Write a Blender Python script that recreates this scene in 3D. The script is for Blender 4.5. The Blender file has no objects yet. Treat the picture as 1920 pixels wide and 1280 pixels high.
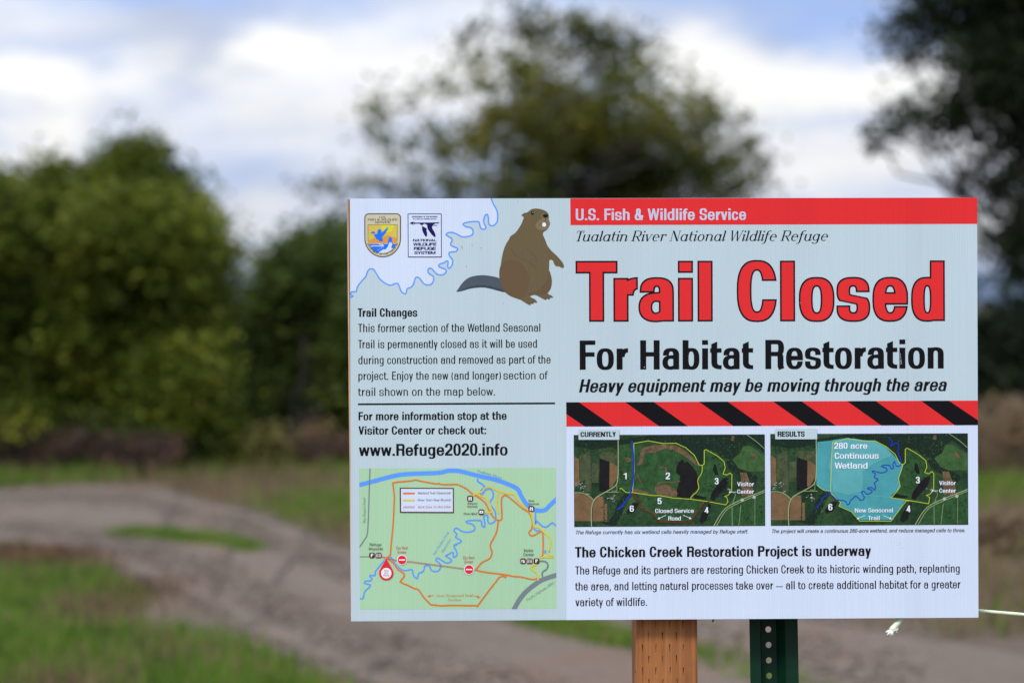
import bpy, math, random
import numpy as np
from mathutils import Vector, Matrix, Euler
from mathutils.geometry import tessellate_polygon

R = math.radians
random.seed(7)
rng = np.random.default_rng(11)
sc = bpy.context.scene
C = sc.collection

# ------------------------------------------------------------------ camera
FPX = 85.0 / 36.0 * 1920.0          # focal length in photo pixels
CAM_H = 1.6
HOR = 570.0                          # photo row of the horizon
cam = bpy.data.cameras.new('camera')
cam.lens = 85; cam.sensor_width = 36; cam.sensor_fit = 'HORIZONTAL'
cam.clip_start = 0.1; cam.clip_end = 6000
cam.dof.use_dof = True; cam.dof.focus_distance = 3.49; cam.dof.aperture_fstop = 3.6
camo = bpy.data.objects.new('camera', cam); C.objects.link(camo)
camo.location = (0, 0, CAM_H)
PITCH = -math.atan((640 - HOR) / FPX)
camo.rotation_euler = (R(90) + PITCH, 0, 0)
sc.camera = camo

# ------------------------------------------------------------------ exposure
vs = sc.view_settings
vs.view_transform = 'Standard'; vs.look = 'None'; vs.gamma = 1; vs.use_curve_mapping = False
vs.exposure = 0.0
SUN_E, SUN_AZ = R(49), R(205)        # elevation; azimuth clockwise from +Y (behind the camera, to the left)

# ------------------------------------------------------------------ world
world = bpy.data.worlds.new('World'); sc.world = world; world.use_nodes = True
WT = world.node_tree; WT.nodes.clear()
def wn(t, **k):
    n = WT.nodes.new(t)
    for a, b in k.items(): setattr(n, a, b)
    return n
def wl(a, b): WT.links.new(a, b)
def wmath(op, a, b=None, c=None, clamp=False):
    n = wn('ShaderNodeMath', operation=op, use_clamp=clamp)
    for i, v in enumerate((a, b, c)):
        if v is None: continue
        if isinstance(v, (int, float)): n.inputs[i].default_value = v
        else: wl(v, n.inputs[i])
    return n.outputs[0]
tc = wn('ShaderNodeTexCoord')
sep = wn('ShaderNodeSeparateXYZ'); wl(tc.outputs['Generated'], sep.inputs[0])
az = wmath('MULTIPLY', wmath('ARCTAN2', sep.outputs[0], sep.outputs[1]), 57.2958)
el = wmath('MULTIPLY', wmath('ARCSINE', sep.outputs[2]), 57.2958)
comb = wn('ShaderNodeCombineXYZ'); wl(sep.outputs[0], comb.inputs[0]); wl(sep.outputs[1], comb.inputs[1])
wl(wmath('MULTIPLY', sep.outputs[2], 2.6), comb.inputs[2])
def wnoise(scale, detail, off):
    mp = wn('ShaderNodeMapping'); mp.inputs['Location'].default_value = off
    wl(comb.outputs[0], mp.inputs[0])
    n = wn('ShaderNodeTexNoise'); n.inputs['Scale'].default_value = scale; n.inputs['Detail'].default_value = detail
    wl(mp.outputs[0], n.inputs['Vector'])
    return n.outputs['Fac']
nz1 = wnoise(16, 4, (3.1, 0, 0)); nz2 = wnoise(16, 4, (0, 7.7, 2)); nz3 = wnoise(7, 5, (1.3, 4.2, 0.4))
nz4 = wnoise(45, 4, (5, 1, 2)); nz5 = wnoise(38, 4, (2, 9, 4))
azw = wmath('ADD', wmath('ADD', az, wmath('MULTIPLY', wmath('SUBTRACT', nz1, 0.5), 3.2)), wmath('MULTIPLY', wmath('SUBTRACT', nz4, 0.5), 1.3))
elw = wmath('ADD', wmath('ADD', el, wmath('MULTIPLY', wmath('SUBTRACT', nz2, 0.5), 1.1)), wmath('MULTIPLY', wmath('SUBTRACT', nz5, 0.5), .7))
def blob(px, py, rx, ry, amp, rot=0.0):
    """a soft cloud bank centred in a sky direction (degrees)"""
    a0 = (px - 960) * 0.01264; e0 = (HOR - py) * 0.01264
    dx = wmath('SUBTRACT', azw, a0); dy = wmath('SUBTRACT', elw, e0)
    if rot:
        c, s = math.cos(R(rot)), math.sin(R(rot))
        dx2 = wmath('ADD', wmath('MULTIPLY', dx, c), wmath('MULTIPLY', dy, s))
        dy2 = wmath('SUBTRACT', wmath('MULTIPLY', dy, c), wmath('MULTIPLY', dx, s))
        dx, dy = dx2, dy2
    dx = wmath('DIVIDE', dx, rx * 0.01264); dy = wmath('DIVIDE', dy, ry * 0.01264)
    d = wmath('ADD', wmath('MULTIPLY', dx, dx), wmath('MULTIPLY', dy, dy))
    return wmath('MULTIPLY', wmath('EXPONENT', wmath('MULTIPLY', d, -1.0)), amp)
clouds = [  # photo centre, radii in photo pixels, density
    (130, 165, 75, 34, 2.4), (265, 150, 50, 50, .9, 20), (100, 250, 60, 60, 1.1), (40, 300, 120, 50, .55),
    (520, 105, 80, 34, 2.4), (660, 140, 190, 66, .95), (480, 200, 170, 45, .45), (400, 135, 35, 15, .4),
    (560, 290, 260, 40, .5), (330, 235, 160, 30, .3), (480, 420, 160, 60, .55), (0, 90, 130, 60, .3), (130, 50, 120, 30, .22),
    (1290, 110, 90, 50, 1.6), (1480, 170, 190, 44, 1.7), (1330, 230, 150, 60, .6), (1680, 160, 160, 50, .7),
    (1560, 300, 210, 48, .85), (1850, 230, 160, 90, .8), (1500, 350, 200, 40, .6), (1850, 430, 200, 60, .7), (900, 100, 200, 110, .7)]
tot = None
for c in clouds:
    b = blob(*c); tot = b if tot is None else wmath('ADD', tot, b)
# the same cloud field goes on outside the frame
gen = wn('ShaderNodeMapRange'); gen.inputs['From Min'].default_value = .42; gen.inputs['From Max'].default_value = .72
wl(nz3, gen.inputs['Value'])
infr = wn('ShaderNodeMapRange', interpolation_type='SMOOTHSTEP')
infr.inputs['From Min'].default_value = 9; infr.inputs['From Max'].default_value = 15
wl(wmath('SQRT', wmath('ADD', wmath('MULTIPLY', wmath('MULTIPLY', az, az), .6), wmath('MULTIPLY', el, el))), infr.inputs['Value'])
tot = wmath('ADD', tot, wmath('MULTIPLY', gen.outputs[0], wmath('ADD', .18, wmath('MULTIPLY', infr.outputs[0], .8))))
tot = wmath('SUBTRACT', 1.0, wmath('EXPONENT', wmath('MULTIPLY', tot, wmath('ADD', -.55, wmath('MULTIPLY', nz4, -2.1)))), clamp=True)
sky = wn('ShaderNodeTexSky', sky_type='NISHITA'); sky.sun_disc = False
sky.sun_elevation = SUN_E; sky.sun_rotation = SUN_AZ
skys = wn('ShaderNodeVectorMath', operation='SCALE'); wl(sky.outputs[0], skys.inputs[0]); skys.inputs[3].default_value = 0.10
veil = wn('ShaderNodeMix', data_type='RGBA'); veil.inputs['Factor'].default_value = .86      # thin grey-blue veil of high cloud
vcol = wn('ShaderNodeMix', data_type='RGBA'); vr = wn('ShaderNodeMapRange'); vr.inputs['From Min'].default_value = .40; vr.inputs['From Max'].default_value = .60
wl(nz1, vr.inputs['Value']); wl(vr.outputs[0], vcol.inputs['Factor']); vcol.inputs[6].default_value = (.40, .47, .68, 1); vcol.inputs[7].default_value = (.33, .47, .85, 1)   # grey cloud bases, bluer gaps
wl(vcol.outputs[2], veil.inputs[7]); wl(skys.outputs[0], veil.inputs[6]); veil.inputs[7].default_value = (.345, .475, .83, 1)
cl = wn('ShaderNodeMix', data_type='RGBA')
wl(tot, cl.inputs['Factor']); wl(veil.outputs[2], cl.inputs[6]); cl.inputs[7].default_value = (1.0, .99, .96, 1)
# an overcast sky brightens smoothly from horizon to zenith
gradu = wmath('ADD', 0.94, wmath('MULTIPLY', wmath('MAXIMUM', sep.outputs[2], 0.0), 1.45))
fin = wn('ShaderNodeVectorMath', operation='SCALE'); wl(cl.outputs[2], fin.inputs[0]); wl(gradu, fin.inputs[3])
bg = wn('ShaderNodeBackground'); wl(fin.outputs[0], bg.inputs[0]); bg.inputs[1].default_value = 1.0
wo = wn('ShaderNodeOutputWorld'); wl(bg.outputs[0], wo.inputs[0])

# ------------------------------------------------------------------ sun (veiled by cloud: broad and weak)
sun = bpy.data.lights.new('sun', 'SUN'); sun.energy = 2.3; sun.angle = R(12); sun.color = (1, .95, .86)
suno = bpy.data.objects.new('sun', sun); C.objects.link(suno)
sd = Vector((math.sin(SUN_AZ) * math.cos(SUN_E), math.cos(SUN_AZ) * math.cos(SUN_E), math.sin(SUN_E)))
suno.rotation_euler = sd.to_track_quat('Z', 'Y').to_euler()
suno.location = (-4, -8, 12)

# ------------------------------------------------------------------ helpers
def tag(o, label=None, cat=None, group=None, kind=None):
    if label: o['label'] = label
    if cat: o['category'] = cat
    if group: o['group'] = group
    if kind: o['kind'] = kind
    return o
def empty(name, loc=(0, 0, 0)):
    o = bpy.data.objects.new(name, None); o.location = loc; C.objects.link(o); o.empty_display_size = .1
    return o
def link(name, me, mats, parent=None, loc=None):
    o = bpy.data.objects.new(name, me); C.objects.link(o)
    for m in (mats if isinstance(mats, (list, tuple)) else [mats]): me.materials.append(m)
    if parent: o.parent = parent
    if loc: o.location = loc
    return o
def mesh(name, vs_, fs):
    me = bpy.data.meshes.new(name); me.from_pydata([tuple(v) for v in vs_], [], fs); me.update()
    return me
def np_mesh(name, V, F, tint=None, smooth=False):
    """V (n,3) float, F (m,k) int; all faces have k corners"""
    me = bpy.data.meshes.new(name); k = F.shape[1]
    me.vertices.add(len(V)); me.vertices.foreach_set('co', V.astype(np.float32).ravel())
    me.loops.add(F.size); me.loops.foreach_set('vertex_index', F.astype(np.int32).ravel())
    me.polygons.add(len(F)); me.polygons.foreach_set('loop_start', np.arange(0, F.size, k, dtype=np.int32))
    me.polygons.foreach_set('loop_total', np.full(len(F), k, dtype=np.int32))
    if tint is not None:
        a = me.attributes.new('tint', 'FLOAT', 'POINT'); a.data.foreach_set('value', tint.astype(np.float32))
    me.update(calc_edges=True)
    if smooth: me.polygons.foreach_set('use_smooth', np.ones(len(F), dtype=bool))
    return me
class MB:
    def __init__(s): s.v = []; s.f = []
    def add(s, v, f):
        n = len(s.v); s.v += [tuple(p) for p in v]; s.f += [tuple(i + n for i in q) for q in f]
    def box(s, x0, x1, y0, y1, z0, z1):
        s.add([(x0,y0,z0),(x1,y0,z0),(x1,y1,z0),(x0,y1,z0),(x0,y0,z1),(x1,y0,z1),(x1,y1,z1),(x0,y1,z1)],
              [(0,3,2,1),(4,5,6,7),(0,1,5,4),(1,2,6,5),(2,3,7,6),(3,0,4,7)])
    def tube(s, pts, rad, n=6, cap=True):
        pts = [Vector(p) for p in pts]; m = len(pts)
        if not isinstance(rad, (list, tuple)): rad = [rad] * m
        vs_ = []; fs = []
        up = None
        for i, p in enumerate(pts):
            t = (pts[min(i+1, m-1)] - pts[max(i-1, 0)]).normalized()
            if up is None: up = t.orthogonal().normalized()
            up = (up - t * up.dot(t)); up = up.normalized() if up.length > 1e-6 else t.orthogonal().normalized()
            b = t.cross(up)
            for k in range(n):
                a = 2 * math.pi * k / n
                vs_.append(p + (up * math.cos(a) + b * math.sin(a)) * rad[i])
        for i in range(m - 1):
            for k in range(n):
                a = i*n + k; b2 = i*n + (k+1) % n
                fs.append((a, b2, b2 + n, a + n))
        if cap: fs.append(tuple(range(n))[::-1]); fs.append(tuple(range((m-1)*n, m*n)))
        s.add(vs_, fs)
    def build(s, name, m, parent=None, smooth=False, loc=None):
        me = mesh(name, s.v, s.f)
        if smooth: me.polygons.foreach_set('use_smooth', [True] * len(me.polygons))
        return link(name, me, m, parent, loc)

def lin(c):
    c = c / 255.0
    return c / 12.92 if c <= .04045 else ((c + .055) / 1.055) ** 2.4
def mat(name):
    m = bpy.data.materials.new(name); m.use_nodes = True
    return m, m.node_tree, m.node_tree.nodes['Principled BSDF']
def N(nt, t, **k):
    n = nt.nodes.new(t)
    for a, b in k.items(): setattr(n, a, b)
    return n
def ramp(nt, fac, stops):
    r = N(nt, 'ShaderNodeValToRGB'); e = r.color_ramp.elements
    while len(e) > 1: e.remove(e[-1])
    e[0].position = stops[0][0]; e[0].color = (*stops[0][1], 1)
    for p, c in stops[1:]:
        q = e.new(p); q.color = (*c, 1)
    nt.links.new(fac, r.inputs[0]); return r.outputs[0]
def noise(nt, scale, detail=4, rough=.5, coord='Object', stretch=None):
    t = N(nt, 'ShaderNodeTexCoord'); src = t.outputs[coord]
    if stretch:
        mp = N(nt, 'ShaderNodeMapping'); mp.inputs['Scale'].default_value = stretch
        nt.links.new(src, mp.inputs[0]); src = mp.outputs[0]
    n = N(nt, 'ShaderNodeTexNoise'); n.inputs['Scale'].default_value = scale
    n.inputs['Detail'].default_value = detail; n.inputs['Roughness'].default_value = rough
    nt.links.new(src, n.inputs['Vector']); return n.outputs['Fac']
def mixc(nt, fac, a, b, mode='MIX'):
    m = N(nt, 'ShaderNodeMix', data_type='RGBA', blend_type=mode)
    for i, v in ((0, fac), (6, a), (7, b)):
        if isinstance(v, (int, float)): m.inputs[i].default_value = v
        elif isinstance(v, tuple): m.inputs[i].default_value = (*v[:3], 1)
        else: nt.links.new(v, m.inputs[i])
    return m.outputs[2]
def bump(nt, bsdf, h, strength, dist=.01):
    b = N(nt, 'ShaderNodeBump'); b.inputs['Strength'].default_value = strength; b.inputs['Distance'].default_value = dist
    nt.links.new(h, b.inputs['Height']); nt.links.new(b.outputs[0], bsdf.inputs['Normal'])

def leaf_mat(name, stops, scale=.9, trans=.3):
    m, nt, b = mat(name)
    a = N(nt, 'ShaderNodeAttribute', attribute_name='tint')
    nz = noise(nt, scale, 3)
    s = N(nt, 'ShaderNodeMath', operation='MULTIPLY_ADD'); nt.links.new(a.outputs['Fac'], s.inputs[0]); s.inputs[1].default_value = .8
    q = N(nt, 'ShaderNodeMath', operation='MULTIPLY_ADD'); nt.links.new(nz, q.inputs[0]); q.inputs[1].default_value = 1.5; q.inputs[2].default_value = -.62
    nt.links.new(q.outputs[0], s.inputs[2])
    col = ramp(nt, s.outputs[0], stops)
    nt.links.new(col, b.inputs['Base Color']); b.inputs['Roughness'].default_value = .55
    b.inputs['Specular IOR Level'].default_value = .12
    tr = N(nt, 'ShaderNodeBsdfTranslucent'); nt.links.new(col, tr.inputs[0])
    mx = N(nt, 'ShaderNodeMixShader'); mx.inputs[0].default_value = trans
    nt.links.new(b.outputs[0], mx.inputs[1]); nt.links.new(tr.outputs[0], mx.inputs[2])
    nt.links.new(mx.outputs[0], nt.nodes['Material Output'].inputs[0])
    return m
def noisy_mat(name, stops, scale, rough=.8, bscale=None, bstr=.4, bdist=.01, stretch=None):
    m, nt, b = mat(name)
    nz = noise(nt, scale, 6, .6, stretch=stretch)
    nt.links.new(ramp(nt, nz, stops), b.inputs['Base Color']); b.inputs['Roughness'].default_value = rough
    if bscale: bump(nt, b, noise(nt, bscale, 5, stretch=stretch), bstr, bdist)
    return m
def wx(px, Y): return (px - 960) / FPX * Y
def wz(py, Y): return CAM_H - (py - HOR) / FPX * Y
def ground(px, py):
    Y = CAM_H * FPX / (py - HOR); return (wx(px, Y), Y)

# ================================================================== SETTING
# ---- ground
m_ground, nt, b = mat('dry_ground')
n1 = noise(nt, .55, 5); n2 = noise(nt, 5, 6, .65); n3 = noise(nt, 40, 4)
c1 = ramp(nt, n1, [(.3, (.075, .058, .033)), (.5, (.115, .080, .047)), (.68, (.055, .075, .022))])
c2 = ramp(nt, n2, [(.3, (.045, .030, .018)), (.55, (.13, .085, .052)), (.75, (.16, .12, .075))])
nt.links.new(mixc(nt, .5, c1, c2), b.inputs['Base Color']); b.inputs['Roughness'].default_value = .95
bump(nt, b, n3, .6, .02)
gx = np.concatenate([[-3000, -600, -150, -60], np.linspace(-24, 24, 97), [60, 150, 600, 3000]])
gy = np.concatenate([[-60, -12], np.linspace(0, 40, 81), [48, 60, 80, 120, 300, 900, 3200]])
def gh(x, y):
    e = np.clip((np.hypot(x, y * .8 - 10)) / 30, 0, 1)
    return .010 * (np.sin(x * 1.7 + y * .6) * np.sin(y * 1.1 - x * .5)) * np.clip(1 - e, 0, 1) - .004
GX, GY = np.meshgrid(gx, gy); GZ = gh(GX, GY)
GV = np.stack([GX.ravel(), GY.ravel(), GZ.ravel()], 1)
nx_, ny_ = len(gx), len(gy)
I = (np.arange(ny_ - 1)[:, None] * nx_ + np.arange(nx_ - 1)[None]).ravel()
gr = link('ground', np_mesh('ground', GV, np.stack([I, I + 1, I + 1 + nx_, I + nx_], 1), smooth=True), m_ground)
tag(gr, kind='structure')

# ---- gravel track (two wheel tracks round a bend)
m_track, nt, b = mat('gravel_track')
n1 = noise(nt, .75, 5, .6); n2 = noise(nt, 9, 6, .7); n3 = noise(nt, 90, 3)
ca = ramp(nt, n1, [(.32, (.125, .088, .060)), (.48, (.150, .111, .078)), (.58, (.155, .084, .042)), (.66, (.15, .10, .064)), (.75, (.138, .104, .074))])
cb = ramp(nt, n2, [(.25, (.080, .056, .038)), (.5, (.140, .103, .073)), (.8, (.20, .151, .108))])
nt.links.new(mixc(nt, .45, ca, cb), b.inputs['Base Color']); b.inputs['Roughness'].default_value = .9
bump(nt, b, n3, .7, .012)
top_px = [(-700, 925), (-300, 925), (0, 922), (150, 912), (280, 912), (360, 935), (470, 962), (560, 995), (660, 1035),
          (800, 1065), (1000, 1092), (1250, 1120), (1550, 1160), (1750, 1195), (1950, 1235), (2300, 1300)]
bot_px = [(-700, 1015), (-300, 1012), (0, 1025), (110, 1045), (200, 1072), (290, 1115), (400, 1155), (460, 1200), (540, 1240),
          (640, 1290), (800, 1370), (1000, 1500), (1300, 1700), (1500, 1900), (1800, 2200), (2200, 2600)]
def resample(pts, n):
    P = np.array([ground(*p) for p in pts]); 
    t = np.linspace(0, len(P) - 1, n); i = np.clip(t.astype(int), 0, len(P) - 2); f = (t - i)[:, None]
    f = f * f * (3 - 2 * f) * .3 + f * .7
    return P[i] * (1 - f) + P[i + 1] * f
TA, TB = resample(top_px, 120), resample(bot_px, 120)
TA[:-14] += rng.normal(0, .03, TA[:-14].shape); TB[:-40] += rng.normal(0, .02, TB[:-40].shape)
K = 14
TV = []
for j in range(K + 1):
    q = TA * (1 - j / K) + TB * (j / K)
    f = j / K
    rut = -.02 * (math.exp(-((f - .25) / .13) ** 2) + math.exp(-((f - .75) / .13) ** 2)) + .012
    z = gh(q[:, 0], q[:, 1]) + .03 + (rut if 0 < j < K else -.035)
    TV.append(np.column_stack([q, z]))
TV = np.concatenate(TV)
I = (np.arange(K)[:, None] * 120 + np.arange(119)[None]).ravel()
tr = link('gravel_track', np_mesh('gravel_track', TV, np.stack([I, I + 120, I + 121, I + 1], 1), smooth=True), m_track)
tag(tr, kind='structure')
track_poly = np.concatenate([TA, TB[::-1]])
def inside(P, poly):
    x, y = P[:, 0], P[:, 1]; r = np.zeros(len(P), bool); j = len(poly) - 1
    for i in range(len(poly)):
        xi, yi = poly[i]; xj, yj = poly[j]
        c = ((yi > y) != (yj > y)) & (x < (xj - xi) * (y - yi) / (yj - yi + 1e-12) + xi)
        r ^= c; j = i
    return r
# ---- far hills
m_hill = noisy_mat('far_hills', [(.3, (.045, .075, .12)), (.7, (.06, .095, .14))], .004)  # blue of distance haze put into the hill colour
hb = MB(); M = 90; prof = []
for i in range(M + 1):
    a = -75 + 150 * i / M
    h = 26 + 16 * math.sin(a * .13 + 1) + 9 * math.sin(a * .37 + 2) + 4 * math.sin(a * .9)
    prof.append((2400 * math.sin(R(a)), 2400 * math.cos(R(a)), h))
hv = []
for x, y, h in prof: hv += [(x * .92, y * .92, -4), (x, y, max(h, 8)), (x * 1.15, y * 1.15, -4)]
hb.add(hv, [f for i in range(M) for f in ((i*3, i*3+3, i*3+4, i*3+1), (i*3+1, i*3+4, i*3+5, i*3+2))])
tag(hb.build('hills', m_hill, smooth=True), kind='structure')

# ---- gravel stones on the track
m_stone = noisy_mat('stones', [(.3, (.085, .064, .047)), (.7, (.22, .175, .135))], 3.0)
def scatter_stones(n):
    t = rng.random(n); s = rng.random(n)
    t = .12 + .75 * t
    i = np.clip((t * 119).astype(int), 0, 118)
    P = TA[i] * (1 - s)[:, None] + TB[i] * s[:, None] + rng.normal(0, .03, (n, 2))
    r = rng.uniform(.006, .02, n)
    base = np.array([(1,0,0),(0,1,0),(-1,0,0),(0,-1,0),(0,0,.7),(0,0,-.5)], float)
    F0 = np.array([(0,1,4),(1,2,4),(2,3,4),(3,0,4),(1,0,5),(2,1,5),(3,2,5),(0,3,5)])
    J = 1 + rng.uniform(-.3, .3, (n, 6, 1))
    a = rng.random(n) * 6.28; ca, sa = np.cos(a), np.sin(a)
    B = base[None] * J * r[:, None, None]
    X = B[..., 0] * ca[:, None] - B[..., 1] * sa[:, None]; Yy = B[..., 0] * sa[:, None] + B[..., 1] * ca[:, None]
    V = np.stack([X + P[:, :1], Yy + P[:, 1:2], B[..., 2] + gh(P[:, 0], P[:, 1])[:, None] + .034], 2).reshape(-1, 3)
    F = (F0[None] + (np.arange(n) * 6)[:, None, None]).reshape(-1, 3)
    return np_mesh('gravel', V, F)
tag(link('gravel', scatter_stones(16000), m_stone), 'loose grey gravel scattered over the dirt track', 'gravel', kind='stuff')

# ---- grass
def blades(P, hmin, hmax, w, lean=.45):
    n = len(P); a = rng.random(n) * 2 * np.pi; h = rng.uniform(hmin, hmax, n) * (1 + .35 * rng.standard_normal(n)).clip(.4, 1.9)
    d = np.stack([np.cos(a), np.sin(a)], 1); l = rng.uniform(.05, lean, n) * h
    la = rng.random(n) * 2 * np.pi; L = np.stack([np.cos(la), np.sin(la)], 1) * l[:, None]
    z = gh(P[:, 0], P[:, 1]) + .0
    ww = w * rng.uniform(.6, 1.4, n)[:, None]
    b0 = np.column_stack([P - d * ww, z]); b1 = np.column_stack([P + d * ww, z])
    m0 = np.column_stack([P + L * .4 - d * ww * .8, z + h * .6]); m1 = np.column_stack([P + L * .4 + d * ww * .8, z + h * .6])
    tp = np.column_stack([P + L, z + h])
    V = np.stack([b0, b1, m1, m0, tp], 1).reshape(-1, 3)
    o = (np.arange(n) * 5)[:, None]
    F = np.concatenate([o + np.array([[0, 1, 2]]), o + np.array([[0, 2, 3]]), o + np.array([[3, 2, 4]])])
    return V, F, np.repeat(rng.random(n), 5)
def lownoise(P, s, seed):
    r = np.random.default_rng(seed); v = np.zeros(len(P))
    for k in range(7):
        a = r.random() * 6.28; f = s * r.uniform(.6, 1.9)
        v += np.sin((P[:, 0] * math.cos(a) + P[:, 1] * math.sin(a)) * f + r.random() * 6.28)
    return v / 2.6
m_grass = leaf_mat('green_grass', [(0, (.040, .085, .012)), (.3, (.092, .180, .020)), (.6, (.145, .245, .032)), (.85, (.20, .25, .05)), (1, (.25, .20, .09))], 1.9, .38)
m_dry = leaf_mat('dry_grass', [(0, (.11, .085, .045)), (.4, (.19, .135, .075)), (.7, (.25, .17, .10)), (1, (.15, .16, .05))], 1.2, .3)
def area(n, x0, x1, y0, y1): return np.column_stack([rng.uniform(x0, x1, n), rng.uniform(y0, y1, n)])
# near verge, left of and below the track
P = area(330000, -6.5, 1.5, 5.5, 17.5)
behind = np.ones(len(P), bool)
P = P[~inside(P, track_poly)]
# keep only the near side of the track
tbx = np.interp(P[:, 0], TB[:, 0], TB[:, 1])
near = P[P[:, 1] < tbx + .1]
v = lownoise(near, 2.6, 3); near = near[v + rng.normal(0, .35, len(near)) > -.35]
edge = np.interp(near[:, 0], TB[:, 0], TB[:, 1]) - near[:, 1]
near = near[(edge > .32) | (rng.random(len(near)) < np.clip(edge / .32, 0, 1) ** 1.5 * .5)]
dm = lownoise(near, 3.4, 17) + rng.normal(0, .5, len(near)) > .55
V, F, t = blades(near[dm], .03, .09, .0045, .8)
tag(link('dry_grass', np_mesh('dry_grass', V, F, t), m_dry), 'straw tufts mixed into the green verge nearest the camera', 'grass', kind='stuff')
near = near[~dm]
V, F, t = blades(near, .04, .11, .0045)
tag(link('grass', np_mesh('grass', V, F, t), m_grass), 'green grass verge on the near side of the track', 'grass', kind='stuff')
# dead weeds lining the near edge of the track
Q = np.array([ground(*p) for p in [(-60, 1035), (60, 1045), (120, 1055), (200, 1075), (270, 1098), (340, 1125)]])
t_ = rng.random(9000) * (len(Q) - 1); i_ = t_.astype(int); f_ = (t_ - i_)[:, None]
E_ = Q[i_] * (1 - f_) + Q[i_ + 1] * f_ + rng.normal(0, 1, (9000, 2)) * np.array([.2, .38])
E_ = E_[lownoise(E_, 2.2, 31) + rng.normal(0, .5, len(E_)) > .1]
V, F, t = blades(E_, .02, .07, .005, .9)
m_dead = leaf_mat('dead_weed', [(0, (.08, .042, .025)), (.5, (.15, .085, .050)), (1, (.24, .15, .09))], 1.4, .25)
tag(link('dead_weeds', np_mesh('dead_weeds', V + np.array([0, 0, .02]), F, t), m_dead), 'flat reddish-brown dead weeds along the near edge of the track', 'weeds', kind='stuff')
# grass in the middle strip of the track
def strip(pxs, wid, n):
    Q = np.array([ground(*p) for p in pxs]); t = rng.random(n) * (len(Q) - 1); i = t.astype(int); f = (t - i)[:, None]
    return Q[i] * (1 - f) + Q[i + 1] * f + rng.normal(0, 1, (n, 2)) * np.array([.09, wid])
S = np.concatenate([strip([(245, 1008), (300, 1012), (350, 1020), (400, 1024), (455, 1042)], .08, 5000),
                    strip([(945, 1160), (1000, 1172), (1070, 1192), (1130, 1208), (1225, 1228)], .045, 4200),
                    strip([(1215, 1228), (1330, 1238), (1410, 1275), (1480, 1300)], .05, 400)])
S = S[lownoise(S, 3.0, 9) + rng.normal(0, .3, len(S)) > -.7]
V, F, t = blades(S, .025, .06, .0045); V[:, 2] += .035
tag(link('grass', np_mesh('grass', V, F, t), m_grass), 'thin green grass strip between the two wheel ruts', 'grass', kind='stuff')
# far verge between the track and the bushes
P = area(300000, -9, 14, 11.5, 30)
P = P[~inside(P, track_poly)]
tax = np.interp(P[:, 0], TA[:, 0], TA[:, 1])
P = P[P[:, 1] > tax]
ed = P[:, 1] - np.interp(P[:, 0], TA[:, 0], TA[:, 1])
v = lownoise(P, .9, 5) + np.clip(ed * .22, 0, 1.2) - .75
gsel = v + rng.normal(0, .45, len(P)) > .12
Gf = P[gsel]; Df = P[~gsel]; Df = Df[rng.random(len(Df)) < .55]
V, F, t = blades(Gf, .06, .17, .006)
tag(link('grass', np_mesh('grass', V, F, t), m_grass), 'patchy green grass between the track and the bushes', 'grass', kind='stuff')
V, F, t = blades(Df, .05, .16, .005, .8)
tag(link('dry_grass', np_mesh('dry_grass', V, F, t), m_dry), 'straw-coloured dead grass along the far edge of the track', 'grass', kind='stuff')

# ================================================================== TREES
m_bark = noisy_mat('bark', [(.3, (.018, .014, .010)), (.7, (.045, .036, .028))], 6, .9, 25, .7, .03, (1, 1, .25))
m_bark_grey = noisy_mat('grey_bark', [(.3, (.030, .026, .022)), (.7, (.07, .062, .055))], 6, .9, 25, .7, .03, (1, 1, .25))
G_OLIVE = leaf_mat('willow_leaves', [(0, (.014, .028, .005)), (.28, (.046, .070, .009)), (.55, (.115, .145, .016)), (.8, (.20, .22, .028)), (1, (.25, .255, .035))], .9, .32)
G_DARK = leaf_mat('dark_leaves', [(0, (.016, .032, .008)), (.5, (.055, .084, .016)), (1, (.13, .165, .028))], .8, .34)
G_CENTRE = leaf_mat('ash_leaves', [(0, (.014, .026, .007)), (.28, (.046, .062, .013)), (.55, (.105, .118, .020)), (.8, (.20, .185, .030)), (1, (.26, .22, .035))], .4, .36)
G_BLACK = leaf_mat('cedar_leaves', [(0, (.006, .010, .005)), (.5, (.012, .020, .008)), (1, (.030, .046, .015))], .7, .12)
G_TAN = leaf_mat('withered_leaves', [(0, (.11, .075, .04)), (.5, (.19, .13, .065)), (1, (.24, .20, .08))], 1.5, .3)
G_YELL = leaf_mat('yellowing_leaves', [(0, (.06, .065, .018)), (.5, (.14, .13, .035)), (1, (.24, .20, .07))], 1.5, .3)

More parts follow.
